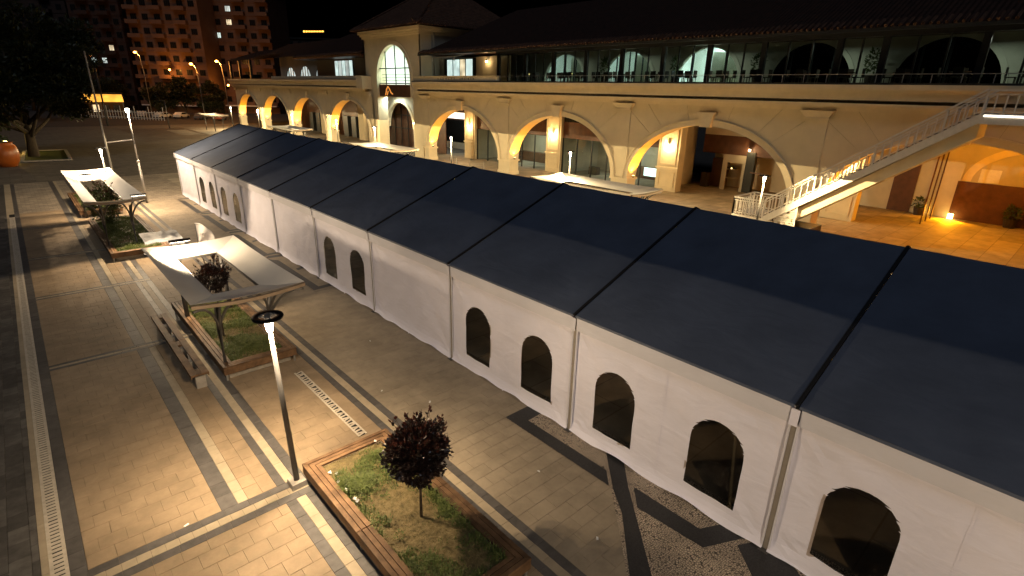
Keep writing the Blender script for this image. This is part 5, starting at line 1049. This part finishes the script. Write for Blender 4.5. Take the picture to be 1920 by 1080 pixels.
for k in range(8): o = MB().lathe([(0, -.2), (.22, 0), (0, .2)], n=6).build('string_light', M['sodium'], loc=tuple(at_depth(570 + k * 5, 59, 227))); tag(o, 'small warm roof light in the row on the low distant building', 'light', 'roof lights of the distant building')
for i, (px, py, D, pw) in enumerate(((318, 131, 146.5, 900), (428, 160, 152, 500), (402, 178, 140, 260))):
    q = at_depth(px, py, D); T = thing('wall_lamp', ('amber wall lamp glowing on the balcony of the terracotta block behind the curved lamp', 'amber wall lamp under the low balconies beside the arcade', 'amber shop lamp over the parked cars')[i], 'lamp', tuple(q), 0, 'amber wall lamps'); MB().lathe([(0, -.25), (.22, -.1), (.26, .15), (0, .3)], n=10).build('globe', M['sodium'], T); MB().bar((0, 0, .2), (.6, .9, .4), .08).build('bracket', M['steel'], T); light('POINT', 'wall_light', T, (-.3, -.7, -.2), pw, SODIUM, .2)
# parked cars under the sodium lamps
def car(px, D, col, label, rz):
    q = at_depth(px, 190, D); T = thing('parked_car', label, 'car', (q.x, q.y, 0), rz, 'cars parked along the far street'); cm = mat('car_paint', col, .3, .05, 2, spec=.6)
    b = MB(); prof = [(-2.1, .35), (2.15, .35), (2.2, .75), (1.35, .95), (.75, 1.42), (-.9, 1.45), (-1.65, 1.0), (-2.15, .9)]; b.prism(prof, 'y', -.85, .85); b.build('body', cm, T, bevel=.06)
    for s in (-1, 1): MB().prism([(-1.45, 1.0), (1.15, .98), (.68, 1.36), (-.85, 1.38)], 'y', s * .852, s * .858).build('side_window', M['winblack'], T)
    MB().hexa([(1.32, -.7, .98), (1.40, -.7, .98), (1.40, .7, .98), (1.32, .7, .98), (.80, -.6, 1.40), (.86, -.6, 1.40), (.86, .6, 1.40), (.80, .6, 1.40)]).build('windscreen', M['winblack'], T)
    for x in (-1.35, 1.35):
        for s in (-1, 1): w_ = MB(); w_.tube([(x, s * .72, .33), (x, s * .9, .33)], .33, 14); ty = w_.build('wheel', M['rail'], T)
for i, (px, D, c, l) in enumerate(((300, 128, (.5, .5, .5), 'silver car parked before the lit balcony'), (335, 130, (.55, .53, .5), 'pale car parked under the curved street lamp'), (372, 127, (.08, .08, .09), 'dark car parked before the gap between blocks'), (408, 126, (.4, .1, .05), 'red car parked beside the end of the arcade'), (262, 131, (.3, .3, .33), 'grey car parked before the dark apartment block'))): car(px, D, c, l, R(40 + 8 * i))
# terrace furniture behind the glazing
def chair_set(x, y, label):
    T = thing('terrace_table', label, 'table', (x, y, 8.9), 0, 'tables and chairs on the glazed terrace'); MB().lathe([(0, .70), (.5, .70), (.5, .74), (0, .74)], n=14).build('table_top', M['brown'], T); MB().tube([(0, 0, 0), (0, 0, .7)], .04, 6).build('leg', M['furn'], T)
    return T
def chair(x, y, rz):
    T = thing('terrace_chair', 'dark terrace chair standing at a table behind the glazing', 'chair', (x, y, 8.9), rz, 'tables and chairs on the glazed terrace'); MB().box(-.24, .24, -.24, .24, .42, .47).build('seat', M['furn'], T); MB().box(-.24, .24, .2, .25, .47, .95).build('backrest', M['furn'], T)
    for a in (-.2, .2):
        for b_ in (-.2, .2): MB().box(a - .02, a + .02, b_ - .02, b_ + .02, 0, .42).build('leg', M['furn'], T)
y = 42.0; k = 0
while y > 4:
    chair_set(40.4 + .6 * (k % 2), y, 'round brown table behind the terrace glazing')
    for a in (0, 1.57, 3.14, 4.71): chair(40.4 + .6 * (k % 2) - .75 * math.sin(a) * -1, y + .75 * math.cos(a), a)
    if k % 2 == 0:
        T = thing('table_candle', 'small glowing candle jar on a terrace table', 'candle', (40.4 + .6 * (k % 2), y + .2, 9.64), 0, 'candles on the terrace tables'); MB().lathe([(0, 0), (.05, 0), (.06, .14), (.05, .14)], n=8).build('jar', M['shopglass'], T); MB().lathe([(0, .01), (.04, .02), (.03, .1), (0, .12)], n=8).build('flame', M['candle'], T)
    y -= 2.9; k += 1
for i, (y, s) in enumerate(((33.6, 1.5), (26.2, 1.6), (19.4, 1.5), (12.0, 1.6))):
    T = thing('terrace_plant', 'tall potted plant behind the terrace glazing', 'plant', (41.7, y, 8.9), 0, 'potted plants on the terrace'); MB().lathe([(0, 0), (.25, 0), (.32, .6), (0, .6)], n=10).build('pot', M['furn'], T); mb = MB(); leafball(mb, (0, 0, 1.5), .5, .75, 200, .25, random.Random(i), hollow=.1); mb.build('foliage', [M['greenleaf'], M['greenleaf']], T)
# rope barrier before the arch beside the tower
for i, y in enumerate((44.0, 46.4, 48.8)):
    T = thing('barrier_post', 'slim steel barrier post before the arch beside the tower', 'post', (36.0, y, 0), 0, 'rope barrier posts'); MB().lathe([(0, 0), (.18, 0), (.16, .04), (.03, .06), (.03, 1.0), (.05, 1.05), (0, 1.08)], n=12).build('stand', M['galv'], T)
print('objects', len(bpy.data.objects))
